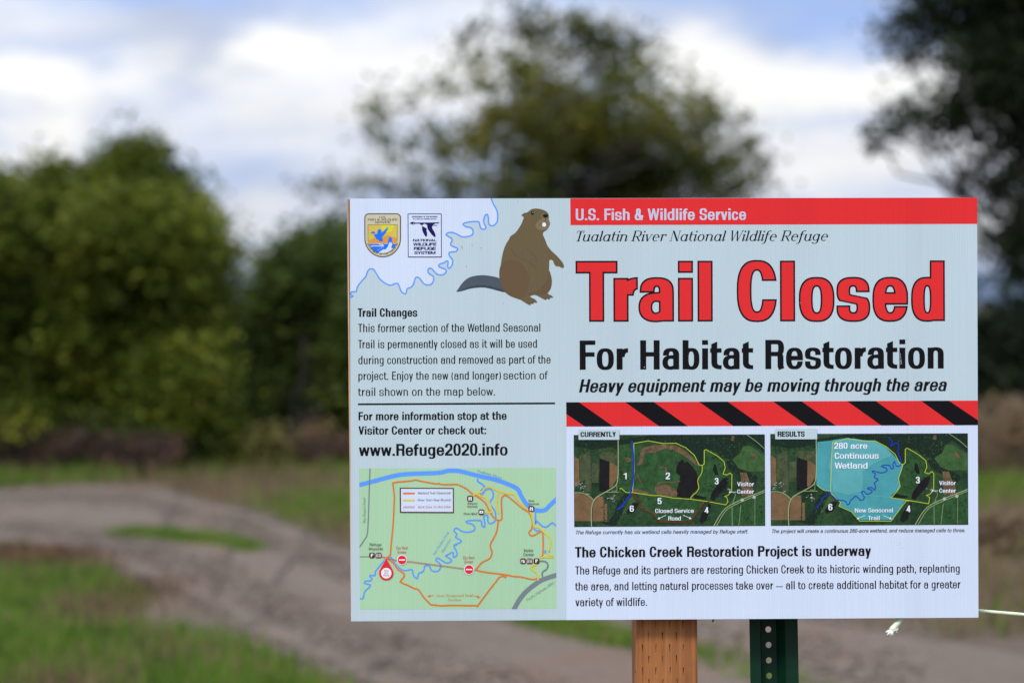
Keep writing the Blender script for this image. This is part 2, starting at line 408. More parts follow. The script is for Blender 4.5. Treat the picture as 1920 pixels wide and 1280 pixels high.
def leaves(blobs, n_clump, per, size, spread, seed, shell=.55):
    """blobs: (x,y,z, rx,ry,rz, weight). Leaf-sized faces gathered in clumps through the crown."""
    r = np.random.default_rng(seed)
    B = np.array([b[:6] for b in blobs]); w = np.array([b[6] if len(b) > 6 else 1.0 for b in blobs]) * (B[:, 3] * B[:, 5])
    k = r.choice(len(B), n_clump, p=w / w.sum())
    d = r.normal(0, 1, (n_clump, 3)); d /= np.linalg.norm(d, axis=1)[:, None]
    rad = (shell + (1.12 - shell) * r.random(n_clump)) * r.uniform(.75, 1.08, n_clump)
    Cc = B[k, :3] + d * rad[:, None] * B[k, 3:6]
    n = n_clump * per
    cs = spread * r.uniform(.5, 1.5, n_clump)
    P = np.repeat(Cc, per, 0) + r.normal(0, 1, (n, 3)) * np.repeat(cs, per)[:, None] * np.array([1, 1, .75])
    s = size * r.uniform(.55, 1.3, n)
    u = r.normal(0, 1, (n, 3)); u[:, 2] *= .7; u /= np.linalg.norm(u, axis=1)[:, None]
    v = r.normal(0, 1, (n, 3)); v -= u * (u * v).sum(1)[:, None]; v /= np.linalg.norm(v, axis=1)[:, None]
    V = np.stack([P - u * s[:, None], P + v * s[:, None] * .42, P + u * s[:, None], P - v * s[:, None] * .42], 1).reshape(-1, 3)
    o = (np.arange(n) * 4)[:, None]
    return V, o + np.array([[0, 1, 2, 3]]), np.repeat(r.random(n) * .5 + np.repeat(r.random(n_clump), per) * .5, 4), Cc
def tree(name, label, cat, base, blobs, lm, bm, n_clump, per, size, spread, seed, trunk_r, nstem=1, twigs=120, group=None, hmin=.08):
    root = empty(name, (base[0], base[1], 0)); tag(root, label, cat, group)
    V, F, t, Cc = leaves(blobs, n_clump, per, size, spread, seed)
    ok = V[:, 2].reshape(-1, 4).min(1) > hmin
    V = V.reshape(-1, 4, 3)[ok].reshape(-1, 3); t = t.reshape(-1, 4)[ok].ravel(); F = (np.arange(ok.sum()) * 4)[:, None] + np.array([[0, 1, 2, 3]])
    off = np.array([base[0], base[1], 0])
    o = link('crown', np_mesh('crown', V - off, F, t), lm, root)
    r = random.Random(seed); top = max(b[2] + b[5] * .5 for b in blobs)
    def wob(p, q, n, a):
        p, q = Vector(p), Vector(q); L = (q - p).length
        return [p.lerp(q, i / n) + (Vector((r.gauss(0, a), r.gauss(0, a), r.gauss(0, a) * .5)) * L if 0 < i < n else Vector()) for i in range(n + 1)]
    cx = sum(b[0] * b[3] for b in blobs) / sum(b[3] for b in blobs) - base[0]
    cy = sum(b[1] for b in blobs) / len(blobs) - base[1]
    spines = []
    for s in range(nstem):
        a = r.random() * 6.28; sp = (.0 if nstem == 1 else .35)
        p0 = (math.cos(a) * sp * .5, math.sin(a) * sp * .5 + (.9 if nstem > 1 else 0), -.1)
        p1 = (cx * .7 + math.cos(a) * sp * 2.2, cy * .7 + math.sin(a) * sp + (.6 if nstem > 1 else 0), top * (.82 if nstem == 1 else r.uniform(.55, .8)))
        pts = wob(p0, p1, 7, .025); mb = MB()
        rr = [trunk_r * (1.35 if i == 0 else 1 - .85 * i / 7) for i in range(8)]
        mb.tube(pts, rr, 9); mb.build('trunk' if nstem == 1 else 'stem', bm, root, True)
        spines.append((pts, rr))
    for b in blobs:                                   # one limb to every mass of leaves
        sp, rr = r.choice(spines); c = Vector((b[0] - base[0], b[1] - base[1], b[2]))
        i = min(range(2, 7), key=lambda k: abs(sp[k].z - c.z * .62))
        mb = MB(); pts = wob(sp[i], c, 5, .05); q = max(rr[i] * .55, .012)
        mb.tube(pts, [q * (1 - .8 * k / 5) for k in range(6)], 6); mb.build('limb', bm, root, True)
    tw = MB()
    for k in range(twigs):
        c = Vector(Cc[r.randrange(len(Cc))]) - Vector(off); 
        b = min(blobs, key=lambda b: (Vector((b[0] - base[0], b[1] - base[1], b[2])) - c).length)
        s = Vector((b[0] - base[0], b[1] - base[1], b[2]))
        tw.tube(wob(s.lerp(c, .1), c, 3, .06), [.012, .009, .006, .003], 3, False)
    if twigs:
        o = tw.build('twigs', bm, root); o['kind'] = 'stuff'
    return root
def PB(lst, Y, dscale=.9, seed=0):
    """crown masses: photo centre and radius, spread through the crown's own depth"""
    r = random.Random(seed); out = []
    for q in lst:
        px, py, rx, ry = q[:4]; w = q[4] if len(q) > 4 else 1
        dy = r.uniform(-1, 1) * dscale; Yq = Y + dy
        out.append((wx(px, Yq), Yq, wz(py, Yq), rx / FPX * Yq, (rx + ry) / 2 / FPX * Yq, ry / FPX * Yq, w))
    return out

# left bushes (trees of about 3 m at the bend of the track)
tree('willow_tree', 'bushy olive-green tree cut by the left edge of the photo', 'tree', ground(20, 885),
     PB([(-60, 430, 120, 110), (40, 460, 110, 120), (90, 360, 52, 62, .9), (-20, 390, 60, 60), (20, 620, 140, 120), (-80, 650, 130, 140), (60, 740, 130, 90), (100, 560, 110, 100), (10, 790, 120, 40, .5)], 23.2, .8, 1),
     G_OLIVE, m_bark, 1500, 26, .052, .12, 21, .045, 4, 60, 'willow trees at the bend')
tree('willow_tree', 'tallest olive-green bushy tree at left with a pointed crown against clouds', 'tree', ground(240, 885),
     PB([(250, 310, 50, 52, 1.2), (270, 390, 90, 90), (210, 430, 90, 80), (330, 470, 75, 90), (170, 365, 60, 50, .8), (345, 400, 50, 60, .7), (385, 470, 42, 60, .7), (180, 560, 120, 110), (300, 590, 120, 110), (250, 700, 140, 110), (150, 740, 110, 90), (340, 720, 90, 100), (380, 560, 40, 70)], 23.6, .8, 2),
     G_OLIVE, m_bark, 2200, 26, .052, .12, 22, .05, 4, 80, 'willow trees at the bend')
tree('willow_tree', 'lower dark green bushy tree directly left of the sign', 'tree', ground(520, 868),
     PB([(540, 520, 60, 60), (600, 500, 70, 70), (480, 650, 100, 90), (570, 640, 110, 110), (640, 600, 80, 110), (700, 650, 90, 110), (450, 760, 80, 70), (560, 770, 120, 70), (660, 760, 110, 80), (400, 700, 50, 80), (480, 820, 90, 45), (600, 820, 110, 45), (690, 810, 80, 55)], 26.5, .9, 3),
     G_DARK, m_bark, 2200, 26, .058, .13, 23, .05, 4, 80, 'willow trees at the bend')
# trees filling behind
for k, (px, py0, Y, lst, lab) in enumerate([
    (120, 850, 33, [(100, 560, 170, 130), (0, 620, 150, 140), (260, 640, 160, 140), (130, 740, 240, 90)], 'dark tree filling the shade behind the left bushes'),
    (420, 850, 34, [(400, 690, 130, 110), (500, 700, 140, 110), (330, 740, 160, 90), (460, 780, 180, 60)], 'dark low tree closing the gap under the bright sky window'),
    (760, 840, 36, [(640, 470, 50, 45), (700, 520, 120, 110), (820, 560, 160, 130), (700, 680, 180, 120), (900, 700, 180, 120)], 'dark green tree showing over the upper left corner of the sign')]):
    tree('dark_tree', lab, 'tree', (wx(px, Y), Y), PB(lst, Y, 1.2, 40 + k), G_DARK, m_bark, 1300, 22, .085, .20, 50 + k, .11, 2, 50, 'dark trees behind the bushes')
# the big tree over the sign
tree('ash_tree', 'tall loose-crowned tree rising behind the middle of the sign', 'tree', (wx(1080, 45), 45),
     PB([(955, 20, 30, 30, .3), (1000, 45, 45, 45, .5), (1070, 70, 80, 50, .7), (1150, 110, 80, 60, .8), (900, 85, 55, 38, .25), (860, 165, 75, 45, .25), (950, 150, 70, 60, .5), (1020, 140, 60, 60, .6),
         (760, 190, 60, 30, .2), (700, 215, 50, 30, .18), (680, 250, 50, 24, .2), (790, 270, 80, 42, .35), (870, 260, 80, 50, .4), (960, 260, 100, 70, .8), (1070, 230, 110, 70, 1.1), (1170, 230, 110, 75, 1.1),
         (1280, 230, 75, 50, .35), (1350, 235, 55, 36, .22), (1400, 270, 40, 26, .14), (1110, 340, 170, 80, 1.6), (1260, 330, 100, 80, 1.2), (920, 360, 110, 60, .45), (830, 350, 80, 40, .3), (740, 340, 80, 36, .3), (650, 345, 60, 20, .25), (590, 352, 50, 14, .18), (1230, 150, 60, 45, .35), (1330, 300, 70, 50, .5), (1385, 345, 60, 40, .35), (1300, 190, 70, 40, .22), (1420, 300, 40, 36, .12), (1360, 370, 50, 40, .4),
         (1000, 480, 220, 100, 1.2), (1220, 480, 160, 100, 1.2), (1050, 620, 240, 110, .9)], 45, 2.4, 5),
     G_CENTRE, m_bark_grey, 2150, 20, .085, .19, 60, .12, 1, 420)
# right dark tree
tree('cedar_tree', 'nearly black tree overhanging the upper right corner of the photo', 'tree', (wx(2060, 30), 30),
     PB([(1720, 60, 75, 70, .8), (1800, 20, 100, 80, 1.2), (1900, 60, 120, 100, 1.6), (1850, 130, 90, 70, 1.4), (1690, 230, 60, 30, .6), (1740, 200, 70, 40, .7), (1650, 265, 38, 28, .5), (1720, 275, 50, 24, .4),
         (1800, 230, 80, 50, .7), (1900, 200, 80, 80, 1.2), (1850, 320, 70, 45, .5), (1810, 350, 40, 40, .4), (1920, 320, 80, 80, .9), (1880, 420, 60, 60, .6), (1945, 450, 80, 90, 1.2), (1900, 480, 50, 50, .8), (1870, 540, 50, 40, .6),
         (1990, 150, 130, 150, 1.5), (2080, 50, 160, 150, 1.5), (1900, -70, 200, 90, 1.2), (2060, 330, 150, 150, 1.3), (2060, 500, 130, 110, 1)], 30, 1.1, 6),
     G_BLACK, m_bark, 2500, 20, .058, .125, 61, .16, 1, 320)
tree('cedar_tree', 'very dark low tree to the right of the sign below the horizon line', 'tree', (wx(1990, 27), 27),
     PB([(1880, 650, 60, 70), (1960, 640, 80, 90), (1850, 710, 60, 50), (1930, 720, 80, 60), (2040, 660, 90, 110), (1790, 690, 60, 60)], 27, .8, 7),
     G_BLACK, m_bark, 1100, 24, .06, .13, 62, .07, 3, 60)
tree('dark_tree', 'dark hedge tree hidden mostly behind the right part of the sign', 'tree', (wx(1560, 36), 36),
     PB([(1500, 640, 150, 110), (1660, 660, 150, 100), (1780, 680, 110, 70), (1350, 600, 140, 140)], 36, 1.2, 8),
     G_DARK, m_bark, 1000, 22, .085, .20, 63, .10, 2, 40, 'dark trees behind the bushes')

# shrubs and dead stems at the foot of the trees
def shrub(name, label, px, py, w, h, lm, n, seed, per=14, size=.045, stems=24, group=None, sm=None):
    x, Y = ground(px, py); root = empty(name, (x, Y, 0)); tag(root, label, 'shrub', group)
    rw, rh = w / FPX * Y, h / FPX * Y
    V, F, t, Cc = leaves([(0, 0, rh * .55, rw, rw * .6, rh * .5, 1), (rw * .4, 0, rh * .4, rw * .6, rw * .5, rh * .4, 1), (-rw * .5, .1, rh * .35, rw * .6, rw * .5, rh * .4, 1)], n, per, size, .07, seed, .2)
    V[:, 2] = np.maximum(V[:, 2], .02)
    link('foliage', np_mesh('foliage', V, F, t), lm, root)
    r = random.Random(seed); sb = MB()
    for k in range(stems):
        a = r.uniform(0, 6.28); q = r.random()
        e = Vector((math.cos(a) * rw * q * 1.1, math.sin(a) * rw * .6 * q, rh * r.uniform(.5, 1.05)))
        p = Vector((math.cos(a) * rw * q * .5, math.sin(a) * rw * .3 * q, 0))
        sb.tube([p, p.lerp(e, .5) + Vector((r.gauss(0, .03), 0, .05)), e], [.008, .006, .003], 3, False)
    o = sb.build('stems', sm or m_twig, root); o['kind'] = 'stuff'
    return root
m_twig = noisy_mat('dead_stems', [(.3, (.035, .020, .016)), (.7, (.095, .055, .042))], 4)
shrub('shade_shrub', 'low blackish green shrub added as shade under the trees at the left edge', 20, 888, 150, 130, G_DARK, 330, 81, per=18, group='shrubs added as shade at the bend')  # added shrubs: their dark leaves stand in for shade under the trees
shrub('shade_shrub', 'low blackish green shrub added as shade under the tall pointed tree', 210, 886, 130, 120, G_DARK, 320, 82, per=18, group='shrubs added as shade at the bend')
shrub('shade_shrub', 'low blackish green shrub added as shade between the tall tree and yellowish shrub', 345, 884, 100, 150, G_DARK, 260, 83, per=18, group='shrubs added as shade at the bend')
m_straw = noisy_mat('straw_stems', [(.3, (.16, .11, .07)), (.7, (.30, .22, .14))], 4)
shrub('yellowing_shrub', 'yellowish shrub at the foot of the dark tree left of the sign', 485, 885, 52, 85, G_YELL, 130, 71)
shrub('withered_shrub', 'withered tan shrub close against the left edge of the sign', 590, 880, 42, 90, G_TAN, 60, 72)
shrub('green_shrub', 'small green shrub left of the yellowish shrub', 425, 885, 40, 110, G_OLIVE, 110, 73)
shrub('bramble_thicket', 'low reddish-brown thicket of bare stems at far left under the trees', 60, 893, 130, 100, m_dead, 30, 74, stems=420, group='bare thickets under the trees')
shrub('bramble_thicket', 'low reddish-brown thicket of bare stems between trees and bend', 250, 893, 110, 85, m_dead, 26, 75, stems=380, group='bare thickets under the trees')
shrub('bramble_thicket', 'bare brown stems beside the withered shrub near the sign', 650, 885, 90, 70, m_dead, 30, 76, stems=260, group='bare thickets under the trees')
shrub('dry_weeds', 'tall dry brown weeds right of the sign in front of the dark tree', 1890, 905, 90, 160, G_TAN, 90, 77, stems=420, sm=m_straw)
shrub('dry_weeds', 'low weeds with green tips right of the sign above the track', 1900, 1040, 90, 80, m_dry, 50, 78, stems=160, sm=m_straw)

# ================================================================== SIGN
def ray(px, py):
    d = Vector(((px - 960) / FPX, (640 - py) / FPX, -1.0))
    return camo.rotation_euler.to_matrix() @ d
def at_depth(px, py, Y):
    d = ray(px, py); return Vector((0, 0, CAM_H)) + d * (Y / d.y)
_TL = at_depth(656, 372.5, 3.490); _TR = at_depth(1832, 370.5, 3.512); _BL = at_depth(659, 1164, 3.480)
UA = (_TR - _TL).normalized(); VA = (_TL - _BL); SH = VA.length; VA = (VA - UA * VA.dot(UA)).normalized()
NA = VA.cross(UA).normalized()            # points away from the viewer
NA = -NA if NA.y < 0 else NA
SW = (_TR - _TL).length
SC = _TL + UA * SW / 2 - VA * SH / 2
SM = Matrix((UA, NA, VA)).transposed()    # local x = right, y = away, z = up
KPX = SH / 791.5                          # metres per photo pixel on the board
def loc(px, py):
    d = ray(px, py); o = Vector((0, 0, CAM_H)); t = (SC - o).dot(NA) / d.dot(NA)
    q = o + d * t - SC; return (q.dot(UA), q.dot(VA))

def ink(name, rgb, k=.94, rough=.55):
    m, nt, b = mat(name)
    t = N(nt, 'ShaderNodeTexCoord'); s = N(nt, 'ShaderNodeSeparateXYZ'); nt.links.new(t.outputs['Object'], s.inputs[0])
    def M_(op, a, b_=None):
        n = N(nt, 'ShaderNodeMath', operation=op)
        for i, v in enumerate((a, b_)):
            if v is None: continue
            if isinstance(v, (int, float)): n.inputs[i].default_value = v
            else: nt.links.new(v, n.inputs[i])
        return n.outputs[0]
    wv = M_('SINE', M_('MULTIPLY', s.outputs[0], 2 * math.pi / .0037))         # the flutes of the plastic show through
    nz = noise(nt, 260, 2, stretch=(1, 1, .02)); big = noise(nt, 7, 3, stretch=(1, 1, .35))
    f = M_('ADD', M_('MULTIPLY', wv, .020), M_('ADD', M_('MULTIPLY', nz, .09), M_('MULTIPLY', big, .15)))
    f = M_('ADD', f, .88)
    for x_, w_, d_ in ((.352, .0016, .035), (.366, .012, .03), (-.263, .010, .022), (-.06, .014, .018), (.20, .02, .016)):      # shade at folds and uneven light, put into the ink as darker bands
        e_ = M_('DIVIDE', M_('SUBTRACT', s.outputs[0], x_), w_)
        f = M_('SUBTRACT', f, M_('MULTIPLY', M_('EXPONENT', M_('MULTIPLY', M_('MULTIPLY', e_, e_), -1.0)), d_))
    cc = N(nt, 'ShaderNodeVectorMath', operation='SCALE'); cc.inputs[0].default_value = [lin(v) * k for v in rgb]
    nt.links.new(f, cc.inputs[3]); nt.links.new(cc.outputs[0], b.inputs['Base Color'])
    b.inputs['Roughness'].default_value = rough; b.inputs['Specular IOR Level'].default_value = .16
    bump(nt, b, wv, .12, .0004)
    return m
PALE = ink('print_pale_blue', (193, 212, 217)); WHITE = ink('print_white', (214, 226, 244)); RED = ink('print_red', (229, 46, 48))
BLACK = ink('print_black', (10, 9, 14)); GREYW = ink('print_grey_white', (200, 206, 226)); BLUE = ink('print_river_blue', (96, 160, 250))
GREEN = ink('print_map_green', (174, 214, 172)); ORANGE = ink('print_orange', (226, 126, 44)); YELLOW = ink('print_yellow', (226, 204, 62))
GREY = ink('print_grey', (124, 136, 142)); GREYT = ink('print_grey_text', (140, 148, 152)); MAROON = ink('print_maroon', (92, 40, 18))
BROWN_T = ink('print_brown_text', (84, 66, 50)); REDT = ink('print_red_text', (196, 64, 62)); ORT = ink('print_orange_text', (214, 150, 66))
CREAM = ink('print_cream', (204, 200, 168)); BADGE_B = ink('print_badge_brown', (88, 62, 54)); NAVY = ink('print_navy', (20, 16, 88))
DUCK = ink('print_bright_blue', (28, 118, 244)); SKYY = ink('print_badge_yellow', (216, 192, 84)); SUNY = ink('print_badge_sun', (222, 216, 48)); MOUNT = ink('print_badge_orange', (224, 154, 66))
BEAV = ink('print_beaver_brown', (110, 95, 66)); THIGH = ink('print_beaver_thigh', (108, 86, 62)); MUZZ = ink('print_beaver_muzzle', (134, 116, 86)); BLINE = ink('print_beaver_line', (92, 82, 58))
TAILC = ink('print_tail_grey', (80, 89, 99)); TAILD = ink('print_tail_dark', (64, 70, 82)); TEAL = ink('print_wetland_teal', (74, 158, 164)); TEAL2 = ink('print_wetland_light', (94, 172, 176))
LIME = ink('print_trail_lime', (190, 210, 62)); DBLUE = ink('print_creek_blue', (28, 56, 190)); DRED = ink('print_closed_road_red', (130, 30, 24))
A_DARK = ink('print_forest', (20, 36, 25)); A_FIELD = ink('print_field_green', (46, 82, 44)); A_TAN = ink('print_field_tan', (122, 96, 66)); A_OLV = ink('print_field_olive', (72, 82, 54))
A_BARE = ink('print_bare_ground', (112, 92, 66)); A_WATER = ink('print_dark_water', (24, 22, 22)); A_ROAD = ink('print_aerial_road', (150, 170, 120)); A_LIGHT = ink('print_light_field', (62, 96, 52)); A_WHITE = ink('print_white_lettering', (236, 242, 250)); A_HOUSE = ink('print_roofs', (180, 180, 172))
def aerial_ink():
    m = ink('print_aerial_green', (40, 70, 42)); nt = m.node_tree; b = nt.nodes['Principled BSDF']
    src = b.inputs['Base Color'].links[0].from_socket
    n1 = noise(nt, 22, 6, .6); n2 = noise(nt, 160, 4, .7)
    c = ramp(nt, n1, [(.3, (.35, .5, .5)), (.48, (1, 1, 1)), (.62, (1.5, 1.25, 1.1)), (.75, (.8, .8, .7))]); d = ramp(nt, n2, [(.3, (.55, .55, .55)), (.7, (1.35, 1.35, 1.35))])
    nt.links.new(mixc(nt, 1, mixc(nt, 1, src, c, 'MULTIPLY'), d, 'MULTIPLY'), b.inputs['Base Color'])
    return m
A_GREEN = aerial_ink()
def speckle(m, sc_, lo=.6, hi=1.4):
    nt = m.node_tree; b = nt.nodes['Principled BSDF']; src = b.inputs['Base Color'].links[0].from_socket
    d = ramp(nt, noise(nt, sc_, 5, .7), [(.3, (lo,) * 3), (.7, (hi,) * 3)])
    nt.links.new(mixc(nt, 1, src, d, 'MULTIPLY'), b.inputs['Base Color'])
for m_, s_, l_, h_ in ((A_DARK, 420, .4, 2.4), (A_FIELD, 90, .5, 1.5), (A_TAN, 70, .75, 1.2), (A_OLV, 110, .55, 1.45), (A_BARE, 160, .4, 1.4), (A_WATER, 90, .6, 1.6), (A_LIGHT, 90, .6, 1.3), (TEAL, 30, .88, 1.14), (TEAL2, 30, .9, 1.1)): speckle(m_, s_, l_, h_)

LAYER = .00012
def smooth(pts, n=5, closed=False):
    out = []; m = len(pts)
    rng_ = range(m if closed else m - 1)
    for i in rng_:
        g = (lambda k: pts[k % m]) if closed else (lambda k: pts[max(0, min(m - 1, k))])
        p0, p1, p2, p3 = g(i-1), g(i), g(i+1), g(i+2)
        for j in range(n):
            t = j / n
            out.append(tuple(.5 * (2*p1[a] + (p2[a]-p0[a])*t + (2*p0[a]-5*p1[a]+4*p2[a]-p3[a])*t*t + (3*p1[a]-p0[a]-3*p2[a]+p3[a])*t**3) for a in (0, 1)))
    if not closed: out.append(tuple(pts[-1]))
    return out
class Print:
    """a printed shape on the board: flat faces a fraction of a millimetre above the layer below"""
    def __init__(s, m, layer, parent, Z=(0, 0, 1)):
        s.m = m; s.L = layer; s.p = parent; s.v = []; s.f = []; s.Z = Z; s.k = 0; s.clip = None; s.cut = []; s.auto = False
    def px(s, p): return (s.Z[0] + p[0] / s.Z[2], s.Z[1] + p[1] / s.Z[2])
    def raw(s, uv, faces, dz=0.0):
        n = len(s.v); y = -(s.L * LAYER + dz)
        s.v += [(u, y, v) for u, v in uv]; s.f += [tuple(i + n for i in f) for f in faces]
    def _stag(s): s.k = (s.k + 1) % 5; return s.k * .000014
    def poly(s, pts, sm=0, holes=()):
        if sm: pts = smooth(pts, sm, True)
        q = [loc(*s.px(p)) for p in pts]; hs = [[loc(*s.px(p)) for p in h] for h in holes]
        allp = q + [p for h in hs for p in h]
        tri = tessellate_polygon([[Vector((a, b_, 0)) for a, b_ in r] for r in [q] + hs])
        fs = []
        for t in tri:
            a, b_, c = (allp[i] for i in t)
            cr = (b_[0]-a[0])*(c[1]-a[1]) - (b_[1]-a[1])*(c[0]-a[0])
            fs.append(tuple(t) if cr > 0 else tuple(t)[::-1])
        s.raw(allp, fs, s._stag())
    def rect(s, x0, y0, x1, y1): s.poly([(x0, y0), (x1, y0), (x1, y1), (x0, y1)])
    def ell(s, cx, cy, rx, ry, n=28): s.poly([(cx + rx * math.cos(2*math.pi*i/n), cy + ry * math.sin(2*math.pi*i/n)) for i in range(n)])
    def ring(s, cx, cy, r0, r1, n=32): s.line([(cx + (r0+r1)/2 * math.cos(2*math.pi*i/n), cy + (r0+r1)/2 * math.sin(2*math.pi*i/n)) for i in range(n)], abs(r1-r0), closed=True)
    def line(s, pts, w, sm=0, closed=False, round_=False):
        if s.auto: s.mark()
        if sm: pts = smooth(pts, sm, closed)
        q = [loc(*s.px(p)) for p in pts]; w = w / s.Z[2] * KPX
        if round_:
            dz = s._stag()
            for c in (q[0], q[-1]):
                s.raw([c] + [(c[0] + w/2*math.cos(2*math.pi*i/12), c[1] + w/2*math.sin(2*math.pi*i/12)) for i in range(12)], [(0, i+1, (i+1) % 12 + 1) for i in range(12)], dz)
        s.ribbon(q, lambda dx, dy: w, closed, s._stag())
    def ribbon(s, q, wf, closed=False, dz=0.0):
        r = [q[0]]
        for p in q[1:]:
            if math.hypot(p[0]-r[-1][0], p[1]-r[-1][1]) > 1e-7: r.append(p)
        if closed and math.hypot(r[0][0]-r[-1][0], r[0][1]-r[-1][1]) < 1e-7: r.pop()
        q = r; n = len(q); vs_ = []
        if n < 2: return
        for i, p in enumerate(q):
            a = q[i-1] if (i > 0 or closed) else None; c = q[(i+1) % n] if (i < n-1 or closed) else None
            ds = []
            if a: d = (p[0]-a[0], p[1]-a[1]); l = math.hypot(*d); ds.append((d[0]/l, d[1]/l))
            if c: d = (c[0]-p[0], c[1]-p[1]); l = math.hypot(*d); ds.append((d[0]/l, d[1]/l))
            sx, sy = sum(d[0] for d in ds), sum(d[1] for d in ds); l = math.hypot(sx, sy) or 1; sx /= l; sy /= l
            cosh = max(.5, sx * ds[0][0] + sy * ds[0][1]); hw = wf(sx, sy) / 2 / cosh
            vs_ += [(p[0] + sy*hw, p[1] - sx*hw), (p[0] - sy*hw, p[1] + sx*hw)]
        m = n if closed else n - 1
        s.raw(vs_, [(2*i, (2*i+2) % (2*n), (2*i+3) % (2*n), 2*i+1) for i in range(m)], dz)
    def text(s, txt, x0, x1, yb, cap, w=.13, h=None, ital=0.0, serif=False, ang=0.0, flip=None, align=None):
        if s.auto: s.mark()
        h = h or w * .78
        k = cap / s.Z[2] * KPX; o = loc(*s.px((x0, yb)))
        if x1 is None: kx = 1.0
        else:
            W = (x1 - x0) / cap; lo, hi = .3, 2.5
            for _ in range(26):
                kx = (lo + hi) / 2
                if layout(txt, w, h, kx, serif)[1] < W: lo = kx
                else: hi = kx
        gl, tw = layout(txt, w, h, kx, serif)
        ca, sa = math.cos(ang), math.sin(ang)
        def T(x, y):
            x = x + y * ital; return (o[0] + k * (x*ca - y*sa), o[1] + k * (x*sa + y*ca))
        for xg, st in gl:
            for j, (kind, pts) in enumerate(st):
                vs_, fs = outline(kind, pts, w, h)
                s.raw([T(xg + x, y) for x, y in vs_], fs, j * .000014)
        return tw * cap
    def clipped(s, vs_, fs):
        if s.clip is None: return vs_, fs
        V, F = [], []
        for f in fs:
            q = [vs_[i] for i in f]
            for a, b_ in zip(s.clip, s.clip[1:] + s.clip[:1]):           # clip region is convex, counter-clockwise
                side = lambda p: (b_[0]-a[0])*(p[2]-a[1]) - (b_[1]-a[1])*(p[0]-a[0])
                o = []
                for i in range(len(q)):
                    c, d = q[i-1], q[i]; sc0, sd0 = side(c), side(d)
                    if (sc0 < 0) != (sd0 < 0):
                        t = sc0 / (sc0 - sd0); o.append(tuple(c[k] + (d[k]-c[k])*t for k in range(3)))
                    if sd0 >= 0: o.append(d)
                q = o
                if len(q) < 3: break
            if len(q) >= 3: F.append(tuple(range(len(V), len(V) + len(q)))); V += q
        return V, F
    def mark(s): s.cut.append((len(s.v), len(s.f)))
    def build(s, name, split=False):
        if not s.v: return None
        if split and len(s.cut) > 1:
            c = ([] if s.cut[0][0] == 0 else [(0, 0)]) + s.cut + [(len(s.v), len(s.f))]; o = None
            for (v0, f0), (v1, f1) in zip(c, c[1:]):
                vs_, fs = s.clipped(s.v[v0:v1], [tuple(i - v0 for i in f) for f in s.f[f0:f1]])
                if vs_: o = link(name, mesh(name, vs_, fs), s.m, s.p)
            return o
        vs_, fs = s.clipped(s.v, s.f)
        return link(name, mesh(name, vs_, fs), s.m, s.p)

WID = dict(a=.56,b=.56,c=.53,d=.56,e=.57,f=.36,g=.56,h=.55,i=.2,j=.2,k=.56,l=.2,m=.86,n=.54,o=.57,p=.56,q=.56,r=.38,s=.54,t=.38,u=.54,v=.54,w=.80,x=.54,y=.54,
    A=.66,B=.62,C=.62,D=.63,E=.52,F=.52,G=.64,H=.65,I=.2,J=.5,K=.64,L=.5,M=.82,N=.67,O=.64,P=.6,R=.63,S=.6,T=.58,U=.64,V=.63,W=.96,X=.62,Y=.6,Z=.54)
for c_ in '023456789': WID[c_] = .56
WID.update({'1': .36, '.': .2, ',': .2, ':': .2, '(': .3, ')': .3, '-': .36, '\u2014': .9, '&': .68, ' ': .2, '?': .5})
ST_L = set('bhiklmnpruBDEFHIKLMNPRU1'); ST_R = set('adghijlmnquHIJMNU1'); DG_L = set('vwxyAVWXYTftZ ') ; DG_R = set('vwxyAVWXYTrftkKLFZ ')
